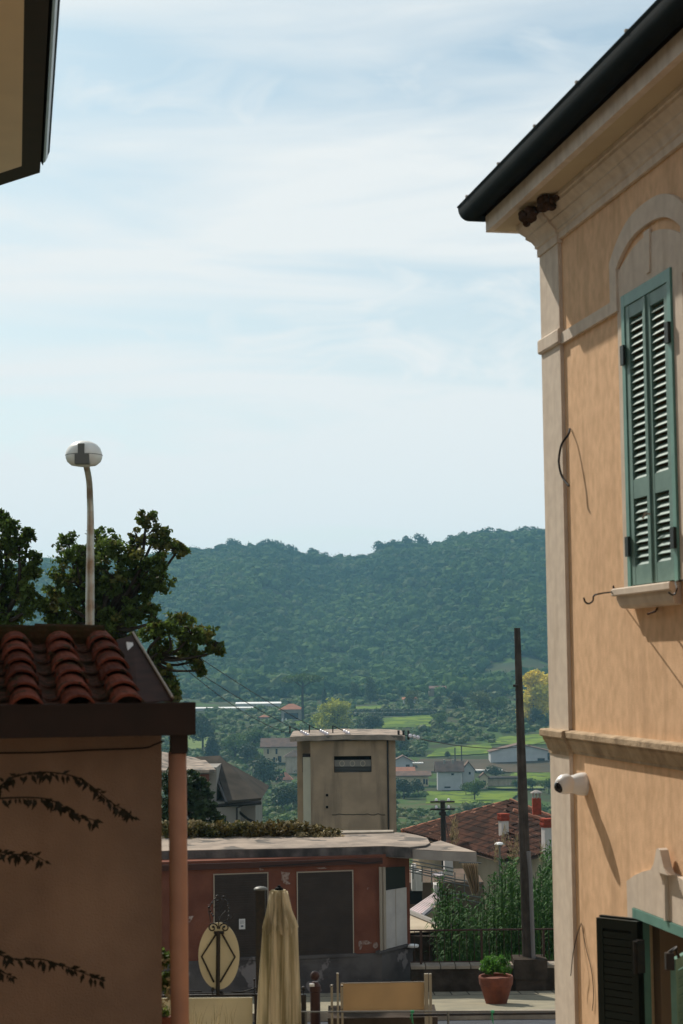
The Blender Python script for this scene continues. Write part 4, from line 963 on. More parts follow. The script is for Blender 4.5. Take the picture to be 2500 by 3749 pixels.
grass_tuft('dry_grass', 985, 1100, 3790, 60, 13.8, 'leaf_vine', 'short dark grass stalks at the foot of the parasol', 16, 4, .003)
# potted plant in the gap beside the downpipe
YP = 12.5; c = at(604, 3640, YP)
t = thing('flower_pot', at(604, 3749, YP), 'small terracotta pot with pale flowers in the gap beside the downpipe', 'potted plant')
q = MB(); q.lathe(at(603, 3749, YP), [(.035, -.05), (.05, .03), (.056, .04), (.056, .055)], 16); q.build('pot', 'terracotta', t)
P1 = [shell_pts(50, at(random.uniform(590, 620), random.uniform(3480, 3730), YP), (.05, .05, .05), .1) for i in range(16)]
P2 = [shell_pts(10, at(random.uniform(590, 620), random.uniform(3500, 3700), YP - .06), (.03, .03, .03), .1) for i in range(10)]
leafy('foliage', np.concatenate(P1), .035, 'leaf_oak', t); leafy('flowers', np.concatenate(P2), .03, 'leaf_dry', t)

# ------------------------------------------------------------------ low wall, railing, plant pot by the road
def wz(Y): return zk(Y)
LW = thing('low_wall', (4, 28.9, -5.6), 'low dark stone wall with pale coping beside the road', 'wall')
yA = 28.75; xa = at(1505, 3560, yA).x; ztc = at(1620, 3536, yA).z; 
q = MB(); q.hexa([(xa, yA, -6), (9, yA, -6), (9, yA + .34, -9), (xa, yA + .34, -9), (xa, yA, ztc - .05), (9, yA, ztc - .05), (9, yA + .34, ztc - .05), (xa, yA + .34, ztc - .05)]); q.build('wall', 'dark_stone', LW)
q = MB(); x = xa
while x < 9:
    q.hexa([(x, yA - .03, ztc - .048), (x + .235, yA - .03, ztc - .048), (x + .235, yA + .36, ztc - .048), (x, yA + .36, ztc - .048), (x, yA - .03, ztc), (x + .235, yA - .03, ztc), (x + .235, yA + .36, ztc), (x, yA + .36, ztc)]); x += .25
q.build('coping', 'coping', LW)
pb_ = at(1940, 3530, yA - .02); q = MB(); q.box((pb_.x, yA + .1, ztc - .05), .55, .5, .32); q.box((pb_.x, yA + .1, ztc - .35), .5, .42, .5)
q.build('footing', 'coping' if False else 'dark_stone', LW)
RL = thing('railing', (4, 29.0, ztc), 'rusty iron railing on top of the low stone wall', 'railing')
yB = 28.92; zr1 = at(1770, 3404, yB).z; zr0 = at(1600, 3526, yB).z + .02
q = MB(); q.tube([(xa, yB, zr1), (9, yB, zr1)], .016, 6); q.tube([(xa, yB, zr0), (9, yB, zr0)], .010, 6); q.build('rail', 'rust_iron', RL)
for x in (1763, 1990, 1540): p = at(x, 3450, yB); MB().hexa([(p.x + dx, yB + dy, z) for z in (ztc, zr1) for dx, dy in ((-.018, -.018), (.018, -.018), (.018, .018), (-.018, .018))]).build('post', 'rust_iron', RL)
q = MB(); x = xa + .07
while x < 9:
    q.tube([(x, yB, zr0), (x, yB, zr1)], .0055, 4); x += .125
q.build('bars', 'rust_iron', RL)
# terracotta pot with basil
pp = at(1817, 3683, 26.4); gz = zk(26.4) + .145; pp = Vector((pp.x, 26.4, gz))
t = thing('terracotta_pot', pp, 'large terracotta pot with bright green bush on the sunlit pavement', 'potted plant')
top_z = at(1815, 3572, 26.4).z - gz; rt = 62 * 26.4 / FPX; rb_ = 38 * 26.4 / FPX
MB().lathe(pp, [(rb_, 0), (rt * .93, top_z - .13), (rt * .965, top_z - .125), (rt, top_z - .02), (rt * .97, top_z), (rt * .88, top_z - .005), (rt * .85, top_z - .05), (.02, top_z - .05)], 36).build('pot', 'terracotta', t)
cb_ = pp + Vector((0, 0, top_z + .10)); ps = []
for i in range(60):
    d = rng.normal(size=3); d /= np.linalg.norm(d); d[2] = abs(d[2]) if rng.random() < .8 else d[2] * .3
    ps.append(shell_pts(60, np.array(cb_) + d * np.array((.22, .22, .20)) * rng.random() ** .3, (.055, .055, .05), .1))
leafy('bush', np.concatenate(ps), .035, 'basil_leaf', t)
# leaning pole with conduit
Yp = 28.95
t = thing('leaning_pole', at(1930, 3535, Yp), 'tall slightly leaning wooden pole rising from the low wall', 'pole')
MB().tube([at(1934, 3560, Yp), at(1925, 3250, Yp), at(1913, 2900, Yp), at(1893, 2299, Yp)], [.095, .09, .082, .052], 14).build('shaft', 'wood_pole', t)
MB().tube([at(1878, 2510, Yp - .05), at(1894, 2511, Yp - .05)], .022, 8).build('stub', 'black_iron', t)
MB().tube([at(1972, 3610, Yp - .25), at(1953, 3510, Yp - .22), at(1942, 3200, Yp - .2), at(1935, 3118, Yp - .2)], .034, 10).build('conduit', 'conduit_grey', t)

# ------------------------------------------------------------------ transformer tower
YT = 52.0
def TP(x, y, dy=0): return at(x, y, YT + dy)
Tw = thing('transformer_tower', Vector((TP(1290, 2900).x, YT + 1.4, -11)), 'beige square electricity transformer tower with flat roof and slotted vent', 'tower')
xl = TP(1137, 2850).x; xr = TP(1449, 2850).x; zt_t = TP(1290, 2712).z; zb_t = -11
q = MB()
ht = 2.9; ox0 = TP(1223, 2800).x; ox1 = TP(1360, 2800).x; oz0 = TP(1290, 2828).z; oz1 = TP(1290, 2768).z
def rect_wall_holes(mb, x0, x1, z0, z1, y, depth, hole):
    a, b, c, d = hole
    for X0, X1, Z0, Z1 in ((x0, a, z0, z1), (b, x1, z0, z1), (a, b, z0, c), (a, b, d, z1)):
        mb.add([(X0, y, Z0), (X1, y, Z0), (X1, y, Z1), (X0, y, Z1)], [(0, 1, 2, 3)])
    mb.add([(a, y, c), (b, y, c), (b, y, d), (a, y, d), (a, y + depth, c), (b, y + depth, c), (b, y + depth, d), (a, y + depth, d)], [(0, 1, 5, 4), (1, 2, 6, 5), (2, 3, 7, 6), (3, 0, 4, 7)])
rect_wall_holes(q, xl, xr, zb_t, zt_t, YT, .35, (ox0, ox1, oz0, oz1))
q.add([(xr, YT, zb_t), (xr, YT + ht, zb_t), (xr, YT + ht, zt_t), (xr, YT, zt_t)], [(0, 1, 2, 3)]); q.add([(xl, YT + ht, zb_t), (xr, YT + ht, zb_t), (xr, YT + ht, zt_t), (xl, YT + ht, zt_t)], [(0, 1, 2, 3)])
q.build('wall', 'tower_plaster', Tw)
xf = at(1091, 2900, YT + ht).x
q = MB(); q.hexa([(xl - .24, YT + .35, zb_t), (xl - .0, YT + .12, zb_t), (xl, YT + ht, zb_t), (xl - .24, YT + ht, zb_t), (xl - .24, YT + .35, zt_t - .5), (xl, YT + .12, zt_t - .5), (xl, YT + ht, zt_t - .5), (xl - .24, YT + ht, zt_t - .5)]); q.build('side_sunlit', 'tower_lit_and_rings', Tw)  # paler than the other walls: sunlight on this side put into the colour
xf0 = at(1089, 2900, YT + ht).x
q = MB(); q.hexa([(xf0, YT + ht - .15, zb_t), (xl, YT + ht - .15, zb_t), (xl, YT + ht + .02, zb_t), (xf0, YT + ht + .02, zb_t), (xf0, YT + ht - .15, zt_t), (xl, YT + ht - .15, zt_t), (xl, YT + ht + .02, zt_t), (xf0, YT + ht + .02, zt_t)]); q.build('side_fin', 'tower_plaster', Tw)
q = MB(); q.add([(xl - .001, YT, zb_t), (xl - .001, YT + ht, zb_t), (xl - .001, YT + ht, zt_t), (xl - .001, YT, zt_t)], [(0, 1, 2, 3)]); q.build('side_wall', 'tower_plaster', Tw)
q = MB(); a = at(1118, 2770, YT + .8); q.box((xl - .12, YT + .7, (TP(1120, 2765).z + TP(1120, 2830).z) / 2), .27, .5, .55); q.build('side_opening', 'window_dark', Tw)
MB().box(((ox0 + ox1) / 2, YT + .37, (oz0 + oz1) / 2), ox1 - ox0 + .02, .03, oz1 - oz0 + .02).build('vent_back', 'dark_inside', Tw)
vb = MB(); zm0, zm1 = TP(1290, 2807).z, TP(1290, 2783).z
vb.box(((ox0 + ox1) / 2, YT + .16, (zm0 + zm1) / 2), ox1 - ox0 - .02, .05, zm1 - zm0); VB = vb.build('vent_panel', 'grey_wall', Tw)
q = MB()
for x in (1252, 1290, 1328):
    c = TP(x, 2795, .12); P = [c + Vector((.072 * math.cos(a), 0, .082 * math.sin(a))) for a in np.linspace(0, 2 * math.pi, 18)]; q.tube(P, .012, 6)
q.build('vent_rings', 'tower_lit_and_rings', VB)
q = MB()
for i in range(4): z = oz0 + .02 + i * .045; q.prism([(ox0 + .01, YT + .10, z), (ox0 + .01, YT + .19, z + .03), (ox0 + .01, YT + .195, z + .04), (ox0 + .01, YT + .10, z + .012)], (ox1 - ox0 - .02, 0, 0))
q.build('vent_louvres', 'lamp_grey', Tw)
# roof with wavy edge
q = MB(); x0 = TP(1062, 2700).x; x1 = TP(1482, 2700).x; nn = 22; zR = TP(1290, 2693).z
fr0 = []; 
for i in range(nn + 1):
    f_ = i / nn; X = x0 + (x1 - x0) * f_; wv = .010 * math.sin(f_ * 17) + .008 * math.sin(f_ * 41 + 1)
    camb = .05 * math.sin(f_ * math.pi)
    fr0.append((X, YT - .30 + wv, zR - .16 + camb + wv * .6)); 
b = len(q.v)
for X, Y_, Z_ in fr0: q.v += [(X, Y_, Z_), (X, Y_, Z_ + .15), (X, YT + ht + .35, Z_ + .19), (X, YT + ht + .35, Z_)]
for i in range(nn):
    o = 4 * i
    for a_, c_ in ((0, 1), (1, 2), (2, 3), (3, 0)): q.f.append((o + a_, o + 4 + a_, o + 4 + c_, o + c_))
q.f += [(0, 1, 2, 3), tuple(4 * nn + k for k in (3, 2, 1, 0))]
q.build('roof', 'concrete_roof' if 'concrete_roof' in MATS else 'weathered_concrete', Tw)
q = MB(); X = TP(1420, 2850).x; q.tube([(X, YT - .05, zt_t), (X, YT - .05, zb_t)], .028, 8); q.build('drainpipe', 'black_iron', Tw)
q = MB()
for x, y in ((1197, 2911), (1197, 2955)): q.box(TP(x, y, -.005), .07, .03, .07)
q.build('wall_hole', 'dark_inside', Tw)
q = MB(); xs = np.linspace(1215, 1410, 16)
q.tube([TP(x, 2981 + random.uniform(-2.5, 2.5), -.002) for x in xs], .016, 5); q.build('wall_crack', 'stain', Tw)
# insulators
def insulator(p, d, label, n=4, r=.055):
    t = thing('insulator', p, label, 'insulator', 'insulators on the transformer tower roof'); q = MB()
    for i in range(n): q.lathe(Vector(p) + d * (i * .075), [(.03, 0), (r, .02), (r, .045), (.03, .07)], 12, d)
    q.build('ceramic_discs', 'ceramic', t); q = MB(); q.tube([Vector(p) - d * .35, Vector(p) + d * (n * .075 + .08)], .014, 6); e_ = Vector(p) - d * .35; q.tube([e_, e_ - Vector((0, 0, .22))], .022, 6); q.build('bracket', 'black_iron', t)
dI = Vector((.85, 0, -.42)).normalized()
insulator(TP(1099, 2677), dI, 'leftmost of the white insulators on the tower roof'); insulator(TP(1170, 2674), dI, 'middle of the white insulators on the tower roof'); insulator(TP(1256, 2675), dI, 'third white insulator on the tower roof, nearest its centre', 3)
for i, (x, nm) in enumerate(((1502, 'left'), (1516, 'middle'), (1530, 'right'))):
    p = TP(x, 2694 + 3 * i, .2 * i); t = thing('insulator', p, f'{nm} of the three small white insulators beyond the right roof corner of the tower', 'insulator', 'insulators at the right roof corner')
    MB().lathe(p, [(.03, -.06), (.055, -.03), (.055, .03), (.03, .06)], 12).build('ceramic_discs', 'ceramic', t)
    q = MB(); xs_ = TP(1459 + 18 * i, 2690, .1); q.tube([xs_ + Vector((0, 0, -.15)), xs_ + Vector((0, 0, .13))], .035, 8); q.tube([xs_, p], .01, 5); q.build('bracket', 'black_iron', t)
# overhead wires
def wire(a, b, sag, r, label, n=24):
    P = [a.lerp(b, i / n) - Vector((0, 0, sag * 4 * (i / n) * (1 - i / n))) for i in range(n + 1)]
    MB().tube(P, r, 4).build('overhead_wire', 'wire_black', base=a, label=label, cat='wire', group='overhead wires')
wire(at(560, 2350, 34), at(1099, 2677, 52), .1, .010, 'overhead wire reaching the leftmost tower insulator from behind the oak')
wire(at(560, 2290, 34), at(1170, 2674, 52), .1, .010, 'overhead wire reaching the middle tower insulator from behind the oak')
wire(at(600, 2380, 34), at(1085, 2690, 60), .3, .010, 'lowest overhead wire left of the tower')
wire(at(1530, 2703, 52.4), at(2060, 2690, 95), .5, .015, 'overhead wire running from the right tower corner past the leaning pole')

# utility pole with crossarms
YQ = 50.0
t = thing('utility_pole', Vector((at(1619, 3300, YQ).x, YQ, -12)), 'dark utility pole with two crossarms and white insulators behind the kiosk', 'utility pole')
p = at(1620, 2930, YQ); MB().tube([(p.x + .08, YQ, -12), p], [.10, .072], 10).build('shaft', 'black_iron', t)
for y in (2936, 2963): a = at(1575, y, YQ - .1); b = at(1664, y + .5, YQ - .1); MB().hexa([(x_, YQ - .1 + dy, z_) for z_ in (a.z - .025, a.z + .025) for x_, dy in ((a.x, -.04), (b.x, -.04), (b.x, .04), (a.x, .04))]).build('crossarm', 'black_iron', t)
for x, y in ((1597, 2929), (1642, 2929), (1597, 2955), (1642, 2955)):
    c = at(x, y, YQ - .1); MB().lathe(c, [(.02, -.05), (.045, -.02), (.045, .01), (.03, .04), (.01, .05)], 10).build('insulator', 'ceramic', t)
q = MB(); q.tube([at(1626, 2980, YQ), at(1634, 3020, YQ - .3), at(1642, 3060, YQ - .4)], .012, 5); q.box(at(1620, 2978, YQ - .1), .2, .1, .1); q.build('fitting', 'black_iron', t)

# ------------------------------------------------------------------ brown tiled house behind the reeds
def tiled(mb, P, pitch=.21, course=.36, amp=.045, step=.03, eave=None):
    """corrugated tile field over a planar polygon; P[0]->P[1] is the eave"""
    P = [Vector(p) for p in P]; a = (P[1] - P[0]).normalized(); nn = (P[1] - P[0]).cross(P[-1] - P[0]).normalized()
    if nn.z < 0: nn = -nn
    c = nn.cross(a).normalized()
    if c.z < 0: c = -c
    uv = [((p - P[0]).dot(a), (p - P[0]).dot(c)) for p in P]
    def inside(x, y):
        r = False; j = len(uv) - 1
        for i in range(len(uv)):
            xi, yi = uv[i]; xj, yj = uv[j]
            if (yi > y) != (yj > y) and x < (xj - xi) * (y - yi) / (yj - yi) + xi: r = not r
            j = i
        return r
    u0, u1 = min(u for u, _ in uv), max(u for u, _ in uv); v0, v1 = min(v for _, v in uv), max(v for _, v in uv)
    du = pitch / 6; nu = int((u1 - u0) / du) + 1; nv = int((v1 - v0) / course) + 1
    for j in range(nv):
        jj = random.uniform(-.01, .01)
        for i in range(nu):
            ua, ub = u0 + i * du, u0 + (i + 1) * du; va, vb_ = v0 + j * course, v0 + (j + 1) * course + .03
            if not inside((ua + ub) / 2, (va + vb_) / 2): continue
            ha, hb_ = amp * abs(math.sin(math.pi * ua / pitch)), amp * abs(math.sin(math.pi * ub / pitch))
            pt = lambda u, v, h: P[0] + a * u + c * v + nn * h
            mb.add([pt(ua, va, ha + step), pt(ub, va, hb_ + step), pt(ub, vb_, hb_), pt(ua, vb_, ha), pt(ua, va, ha - .01), pt(ub, va, hb_ - .01)], [(0, 1, 2, 3), (4, 5, 1, 0)])
    return mb
random.seed(9)
TH_ = thing('tiled_house', (5.5, 55, -12), 'house with wide weathered brown tile roof behind the reeds', 'house')
E_ = at(1869, 3160, 48); L_p = at(1470, 3048, 57.4); R_ = at(1866, 2932, 56); Hp = at(2170, 2975, 54.5); E2 = at(2170, 3088, 53.5)
ez = E_.z; L_p.z = ez; E2.z = ez; nn3 = (L_p - E_).cross(R_ - E_); nE = (E2 - E_).cross(R_ - E_); Hp.z = E_.z - (nE.x * (Hp.x - E_.x) + nE.y * (Hp.y - E_.y)) / nE.z
bk1 = L_p + Vector((5, 5.5, 0)); bk2 = E2 + Vector((2.5, 6, 0))
q = MB(); tiled(q, [E_, L_p, R_], .24, .31, .06, .018); q.build('roof', 'house_tile', TH_)
q = MB(); tiled(q, [E_, E2, Hp, R_], .24, .31, .06, .018); q.build('roof', 'house_tile', TH_)
q = MB(); dn = Vector((0, 0, -.06)); q.add([E_ + dn, L_p + dn, R_ + dn, Hp + dn, E2 + dn, bk1 + dn, bk2 + dn], [(0, 1, 2), (0, 2, 3, 4), (1, 5, 2), (5, 6, 3, 2), (6, 4, 3), (0, 4, 6, 5, 1)]); q.build('roof_deck', 'brown_far_roof', TH_)
q = MB()
def ridge_line(a, b, r=.10, l=.33):
    d = (b - a); n = int(d.length / l); d.normalize()
    for i in range(n): q.lathe(a + d * (i * l), [(r, 0), (r * .82, l * 1.05)], 8, d)
ridge_line(R_, Hp); ridge_line(E_.lerp(R_, .78) + Vector((.1, 0, .06)), E2.lerp(Hp, .78)); ridge_line(L_p, R_, .07)
q.build('ridge_tiles', 'ridge_pink' if 'ridge_pink' in MATS else 'red_far_roof', TH_)
wi = [E_.lerp(R_, .12), L_p.lerp(R_, .1), bk1, bk2, E2.lerp(R_, .1)]
q = MB(); q.prism([Vector((p.x, p.y, -13)) for p in wi], (0, 0, ez + 13 - .02)); q.build('wall', 'beige_wall', TH_)
def chimney(x, yt, yb, w, Y, parent, brick=True):
    a = at(x, yb, Y); tz = at(x, yt, Y).z; Wd = w * Y / FPX; mid = tz - (tz - a.z) * .36
    C = MB().box((a.x, Y, (a.z - .5 + mid) / 2), Wd * .82, Wd * .82, mid - a.z + .5, .3).build('chimney', 'white_near', parent)
    q = MB()
    for i in range(4): z = mid + (tz - mid) * (i + .5) / 4; q.box((a.x, Y, z), Wd * (1.05 if i % 2 else .95), Wd * (1.05 if i % 2 else .95), (tz - mid) / 4 - .006, .3)
    q.build('brick_cap', 'brick_red', C)
chimney(1844, 2978, 3052, 34, 51.5, TH_); chimney(2003, 2996, 3088, 38, 50, TH_)
c = at(1964, 2940, 53.4); C = MB().box(c + Vector((0, 0, -.1)), .26, .26, .5).build('chimney', 'brick_red', TH_)
q = MB()
for dx in (-.10, 0, .10):
    for dy in (-.1, .1): q.box(c + Vector((dx, dy, .22)), .035, .035, .18)
q.lathe(c + Vector((0, 0, .31)), [(.20, 0), (.17, .03), (.05, .09)], 8); q.build('chimney_hood', 'canopy_edge', C)
q = MB(); c = at(1828, 3090, 47.6); q.lathe(c, [(.13, -.02), (.14, 0), (.09, .04), (.02, .055)], 14); 
t = thing('roof_vent', c, 'small white domed vent cap among plants below the tile roof', 'vent'); q.build('cap', 'white_plastic', t); MB().tube([c, c - Vector((0, 0, 1.2))], .03, 8).build('pipe', 'lamp_grey', t)

# backyard: outbuilding, rails, corrugated sheet, awning
O = thing('outbuilding', (2.6, 36, -9), 'low outbuilding with flat beige roof just behind the railing', 'outbuilding')
z1_ = at(1600, 3410, 34).z; rp_ = [PZ(x, y, z1_) for x, y in ((1400, 3424), (1640, 3408), (1500, 3350), (1400, 3320))]
q = MB(); q.prism([p - Vector((0, 0, .001)) for p in rp_], (0, 0, .02)); q.build('roof', 'beige_wall', O)
q = MB(); q.tube([rp_[1] + Vector((0, 0, .05)), rp_[2] + Vector((0, 0, .05)), rp_[3] + Vector((0, 0, .05))], .06, 6); q.build('parapet', 'grey_wall', O)
xw = at(1712, 3450, 33.6).x
q = MB(); q.hexa([(rp_[0].x - 1, 33.9, -10), (xw, 33.6, -10), (xw, 36.5, -10), (rp_[0].x - 1, 36.5, -10), (rp_[0].x - 1, 33.9, z1_ - .01), (xw, 33.6, z1_ - .06), (xw, 34.2, z1_ - .06), (rp_[0].x - 1, 35, z1_ - .01)]); q.build('wall', 'dark_stone', O)
CS = thing('corrugated_sheet', at(1550, 3310, 40), 'tilted pinkish-white corrugated roofing sheet catching the sun behind the kiosk', 'roofing sheet')
q = MB(); A_, B_, C_, D_ = at(1490, 3352, 39), at(1548, 3352, 39), at(1612, 3305, 40.5), at(1598, 3272, 40.8)
A_ = at(1485, 3345, 39.0); B_ = at(1550, 3352, 38.6); C_ = at(1612, 3300, 40.3); D_ = at(1592, 3272, 41)
nn = 24
for i in range(nn):
    f0, f1 = i / nn, (i + 1) / nn; h0 = .05 * (i % 4 in (1, 2)); h1 = .05 * ((i + 1) % 4 in (1, 2)); U_ = Vector((0, 0, 1))
    q.add([A_.lerp(B_, f0) + U_ * h0, A_.lerp(B_, f1) + U_ * h1, D_.lerp(C_, f1) + U_ * h1, D_.lerp(C_, f0) + U_ * h0], [(0, 1, 2, 3)])
q.build('sheet', 'corrugated', CS); MB().prism([A_ - Vector((0, 0, .06)), B_ - Vector((0, 0, .06)), C_ - Vector((0, 0, .06)), D_ - Vector((0, 0, .06))], (0, 0, .02)).build('frame', 'grey_wall', CS)
q = MB(); q.prism([at(1548, 3365, 39.5), at(1600, 3385, 39.5), at(1606, 3315, 39.5), at(1580, 3325, 39.5)], (0, .2, 0)); q.build('side_wall', 'beige_wall', CS)
TR = thing('roof_terrace', at(1560, 3200, 42), 'cluttered roof terrace with pipe rails and white parapets behind the kiosk', 'terrace')
q = MB()
for y0, y1, Y in ((3150, 3175, 42), (3163, 3188, 42), (3175, 3203, 41.6), (3182, 3212, 41.6), (3192, 3222, 41.2)): q.tube([at(1500, y0, Y), at(1660, y1 + 4, Y + 1)], .016, 5)
for y0, y1, Y in ((3208, 3228, 41), (3222, 3246, 41), (3262, 3280, 40), (3275, 3300, 40)): q.tube([at(1600, y0, Y), at(1760, y1 + 6, Y + 1)], .016, 5)
for x in (1512, 1545, 1580, 1625, 1665, 1700, 1735): q.tube([at(x, 3160 + (x - 1500) * .2, 41.8), at(x, 3215 + (x - 1500) * .3, 41.8)], .014, 5)
q.build('pipe_rails', 'lamp_grey', TR)
q = MB()
for x0, x1, y0, y1, Y in ((1508, 1524, 3170, 3262, 42.5), (1524, 1546, 3192, 3262, 42.3), (1590, 1608, 3240, 3310, 41), (1628, 1658, 3150, 3205, 43)):
    a = at(x0, y1, Y); b = at(x1, y0, Y); q.hexa([(x_, y_, z_) for z_ in (a.z, b.z) for x_, y_ in ((a.x, Y), (b.x, Y), (b.x, Y + .5), (a.x, Y + .5))]); q.build('parapet', 'white_near', TR); q = MB()
q = MB(); a = at(1495, 3420, 43.5); b = at(1765, 3165, 43.5); q.hexa([(x_, y_, z_) for z_ in (-13, at(1600, 3225, 43.5).z) for x_, y_ in ((a.x - 1.5, 43.2), (b.x, 43.2), (b.x, 46), (a.x - 1.5, 46))]); q.build('block', 'old_tile', TR)
q = MB(); q.slab([at(1500, 3262, 42.8), at(1545, 3262, 42.8), at(1545, 3310, 42.8), at(1500, 3310, 42.8)], .1); q.build('dark_doorway', 'window_dark', TR)
q = MB(); q.prism([at(1578, 3205, 42.0), at(1618, 3194, 42.4), at(1628, 3204, 42.4), at(1610, 3210, 42)], (0, 0, .03)); q.build('tarp', 'corrugated', TR)
AW = thing('canvas_awning', at(1720, 3200, 41), 'faded beige canvas curtain hanging beneath the kiosk canopy end', 'awning')
q = MB(); n = 26
for i in range(n + 1):
    f_ = i / n; tp = at(1688 + 62 * f_, 3160, 41 + .12 * math.sin(i * 1.9)); bt = at(1728 + 28 * f_, 3270 + 10 * math.sin(i), 41 + .15 * math.sin(i * 1.9 + .6)); q.v += [tuple(tp), tuple(bt)]
q.f = [(2 * i, 2 * i + 2, 2 * i + 3, 2 * i + 1) for i in range(n)]; q.build('cloth', 'awning_cloth', AW)
MB().tube([at(1680, 3158, 41), at(1760, 3160, 41)], .02, 6).build('bar', 'lamp_grey', AW)
# wooden stakes
for i, (x, yt) in enumerate(((1636, 3250), (1657, 3320), (1674, 3318))):
    q = MB(); a = at(x, yt, 33 + .2 * i); q.tube([(a.x + .02, a.y, -9), a], .035, 6)
    q.build('wooden_stake', 'rust_iron', label=('tallest thin wooden stake behind the railing, left of the reeds', 'middle wooden stake behind the railing beside the reeds', 'right wooden stake behind the railing beside the reeds')[i], cat='stake', group='stakes behind the railing')

# reeds
random.seed(31); rng = np.random.default_rng(31)
q = MB(); q2 = MB()
def reed(x, ytop, Y, lean):
    tp = at(x, ytop, Y); b0 = Vector((tp.x - lean * .5, Y, -9)); pth = [b0, b0.lerp(tp, .5) + Vector((0, 0, 0)), tp]
    q.tube(pth, [.014, .011, .004], 4, False)
    H = tp.z - b0.z; n = int(H / .085)
    for i in range(int(n * .3), n):
        f_ = i / n; p = b0.lerp(tp, f_); a = random.uniform(0, 2 * math.pi); l = random.uniform(.28, .5) * (1.1 - .5 * f_); d = Vector((math.cos(a), math.sin(a) * .8, random.uniform(.3, 1.1))).normalized()
        s = d.cross(Vector((0, 0, 1))).normalized() * .018 * random.uniform(.7, 1.5); m_ = p + d * l * .55; e_ = p + d * l * .9 + Vector((0, 0, -l * random.uniform(.15, .55)))
        q2.add([p, m_ + s, e_, m_ - s], [(0, 1, 2, 3)])
def reed_top(x):
    return np.interp(x, [1600, 1640, 1700, 1740, 1800, 1830, 1860, 1880, 1900, 1950, 1985, 2010, 2050], [3230, 3230, 3270, 3280, 3200, 3140, 3110, 3130, 3170, 3210, 3120, 3080, 3060])
for i in range(600):
    x = random.uniform(1605, 2075); x = x if random.random() > .25 else random.uniform(1780, 2060)
    f_ = random.random(); yt = reed_top(x) + f_ ** 1.3 * 260; reed(x, yt, random.uniform(30.2, 35.5), random.gauss(0, .45))
for x in (1592, 1600, 1612, 1618, 1606): reed(x, random.uniform(3180, 3260), 34, .05)
R0 = q2.build('reed_thicket', 'leaf_reed', kind='stuff', label='dense green reeds growing behind the railing', base=(4.5, 32, -9)); 
sm = q.build('stalks', 'leaf_reed', R0) if False else q.build('reed_stalks', 'leaf_reed', kind='stuff', label='thin stalks of the reeds behind the railing', base=(4.5, 32, -9))
q = MB(); random.seed(77)
for x, y in ((1870, 3110), (1895, 3098), (1845, 3060), (1658, 3040), (1672, 3050), (1815, 3120), (1885, 3140), (1655, 3060), (1985, 3120)):   # dry plumes
    for k in range(26):
        p = at(x + random.gauss(0, 5), y + random.uniform(-30, 40), 35); d = Vector((random.uniform(-.6, .6), 0, 1)).normalized() * random.uniform(.08, .2); s = Vector((.006, 0, 0)); q.add([p - s, p + s, p + d], [(0, 1, 2)])
q.build('dry_plumes', 'leaf_dry', kind='stuff', label='dry feathery plumes above the reeds', base=(4.5, 35, -6))
grass_tuft('bright_grass', 1640, 2040, 3545, 70, 29.6, 'leaf_reed', 'bright grass blades growing behind the low wall', 320, 9, .012)

# ------------------------------------------------------------------ grey-roofed house left of the tower
GH = thing('grey_roofed_house', (-6.5, 80, -13), 'white house with steep grey roof and dormer left of the tower', 'house')
r1, r2, r3, r4, r5 = at(680, 2781, 79.5), at(803, 2775, 79.5), at(954, 2931, 75.4), at(828, 2941, 74.2), at(786, 2816, 78.0)
q = MB(); q.slab([r4, r3, r2, r1, r5], .12); q.build('roof', 'grey_roof', GH)
q = MB(); q.add([r1, r2, r3, r3 + Vector((0, 9, 0)), r1 + Vector((-2, 9, -1.6))], [(0, 1, 2, 3, 4)]); q.build('roof', 'grey_roof', GH)
q = MB(); f1 = r4 + Vector((0, 0, -.1)); f2 = r3 + Vector((0, 0, -.1)); q.tube([f1 + Vector((-.5, 0, 0)), f2], .09, 6); q.tube([at(786, 2818, 77.5), at(800, 2870, 76), at(829, 2940, 74.1)], .07, 6); q.build('eave_board', 'black_iron', GH)
q = MB(); w0 = at(640, 2950, 75); w1_ = at(868, 2950, 75); q.hexa([(x_, y_, z_) for z_ in (-14, r4.z) for x_, y_ in ((w0.x, 75), (w1_.x, 75), (w1_.x, 79), (w0.x, 79))]); q.build('wall', 'grey_wall', GH)
q = MB(); w0 = at(868, 2955, 77.5); w1_ = at(935, 2955, 77.5); q.hexa([(x_, y_, z_) for z_ in (-14, r4.z - .4) for x_, y_ in ((w0.x, 77.5), (w1_.x, 77.5), (w1_.x, 84), (w0.x, 84))]); q.build('wall', 'grey_wall', GH)
q = MB(); q.tube([at(867, 3030, 74.8), at(867, 2958, 74.8), at(890, 2946, 75)], .05, 6); q.build('downpipe', 'black_iron', GH)
q = MB(); q.tube([at(872, 2970, 76.8), at(905, 2998, 76.5), at(945, 3016, 76.3)], .06, 6); q.build('stair_rail', 'black_iron', GH)
a, b = at(600, 2832, 74), at(783, 2832, 74); zt5 = at(700, 2818, 74).z
D5 = MB().hexa([(x_, y_, z_) for z_ in (r4.z - .5, zt5) for x_, y_ in ((a.x, 75.5), (b.x, 75.5), (b.x, 79), (a.x, 79))]).build('dormer', 'grey_wall', GH)
q = MB(); e0, e1 = at(590, 2822, 74.5), at(790, 2820, 74.5); q.hexa([(x_, y_, z_) for x_, y_, z_ in ((e0.x, 74.5, e0.z - .1), (e1.x, 74.5, e1.z - .1), (e1.x - .9, 79.4, e1.z + .1), (e0.x - .5, 79.4, e1.z + .45), (e0.x, 74.5, e0.z + .02), (e1.x, 74.5, e1.z + .02), (e1.x - .9, 79.4, e1.z + .22), (e0.x - .5, 79.4, e1.z + .58))]); q.build('dormer_roof', 'pale_sheet' if 'pale_sheet' in MATS else 'weathered_concrete', D5)
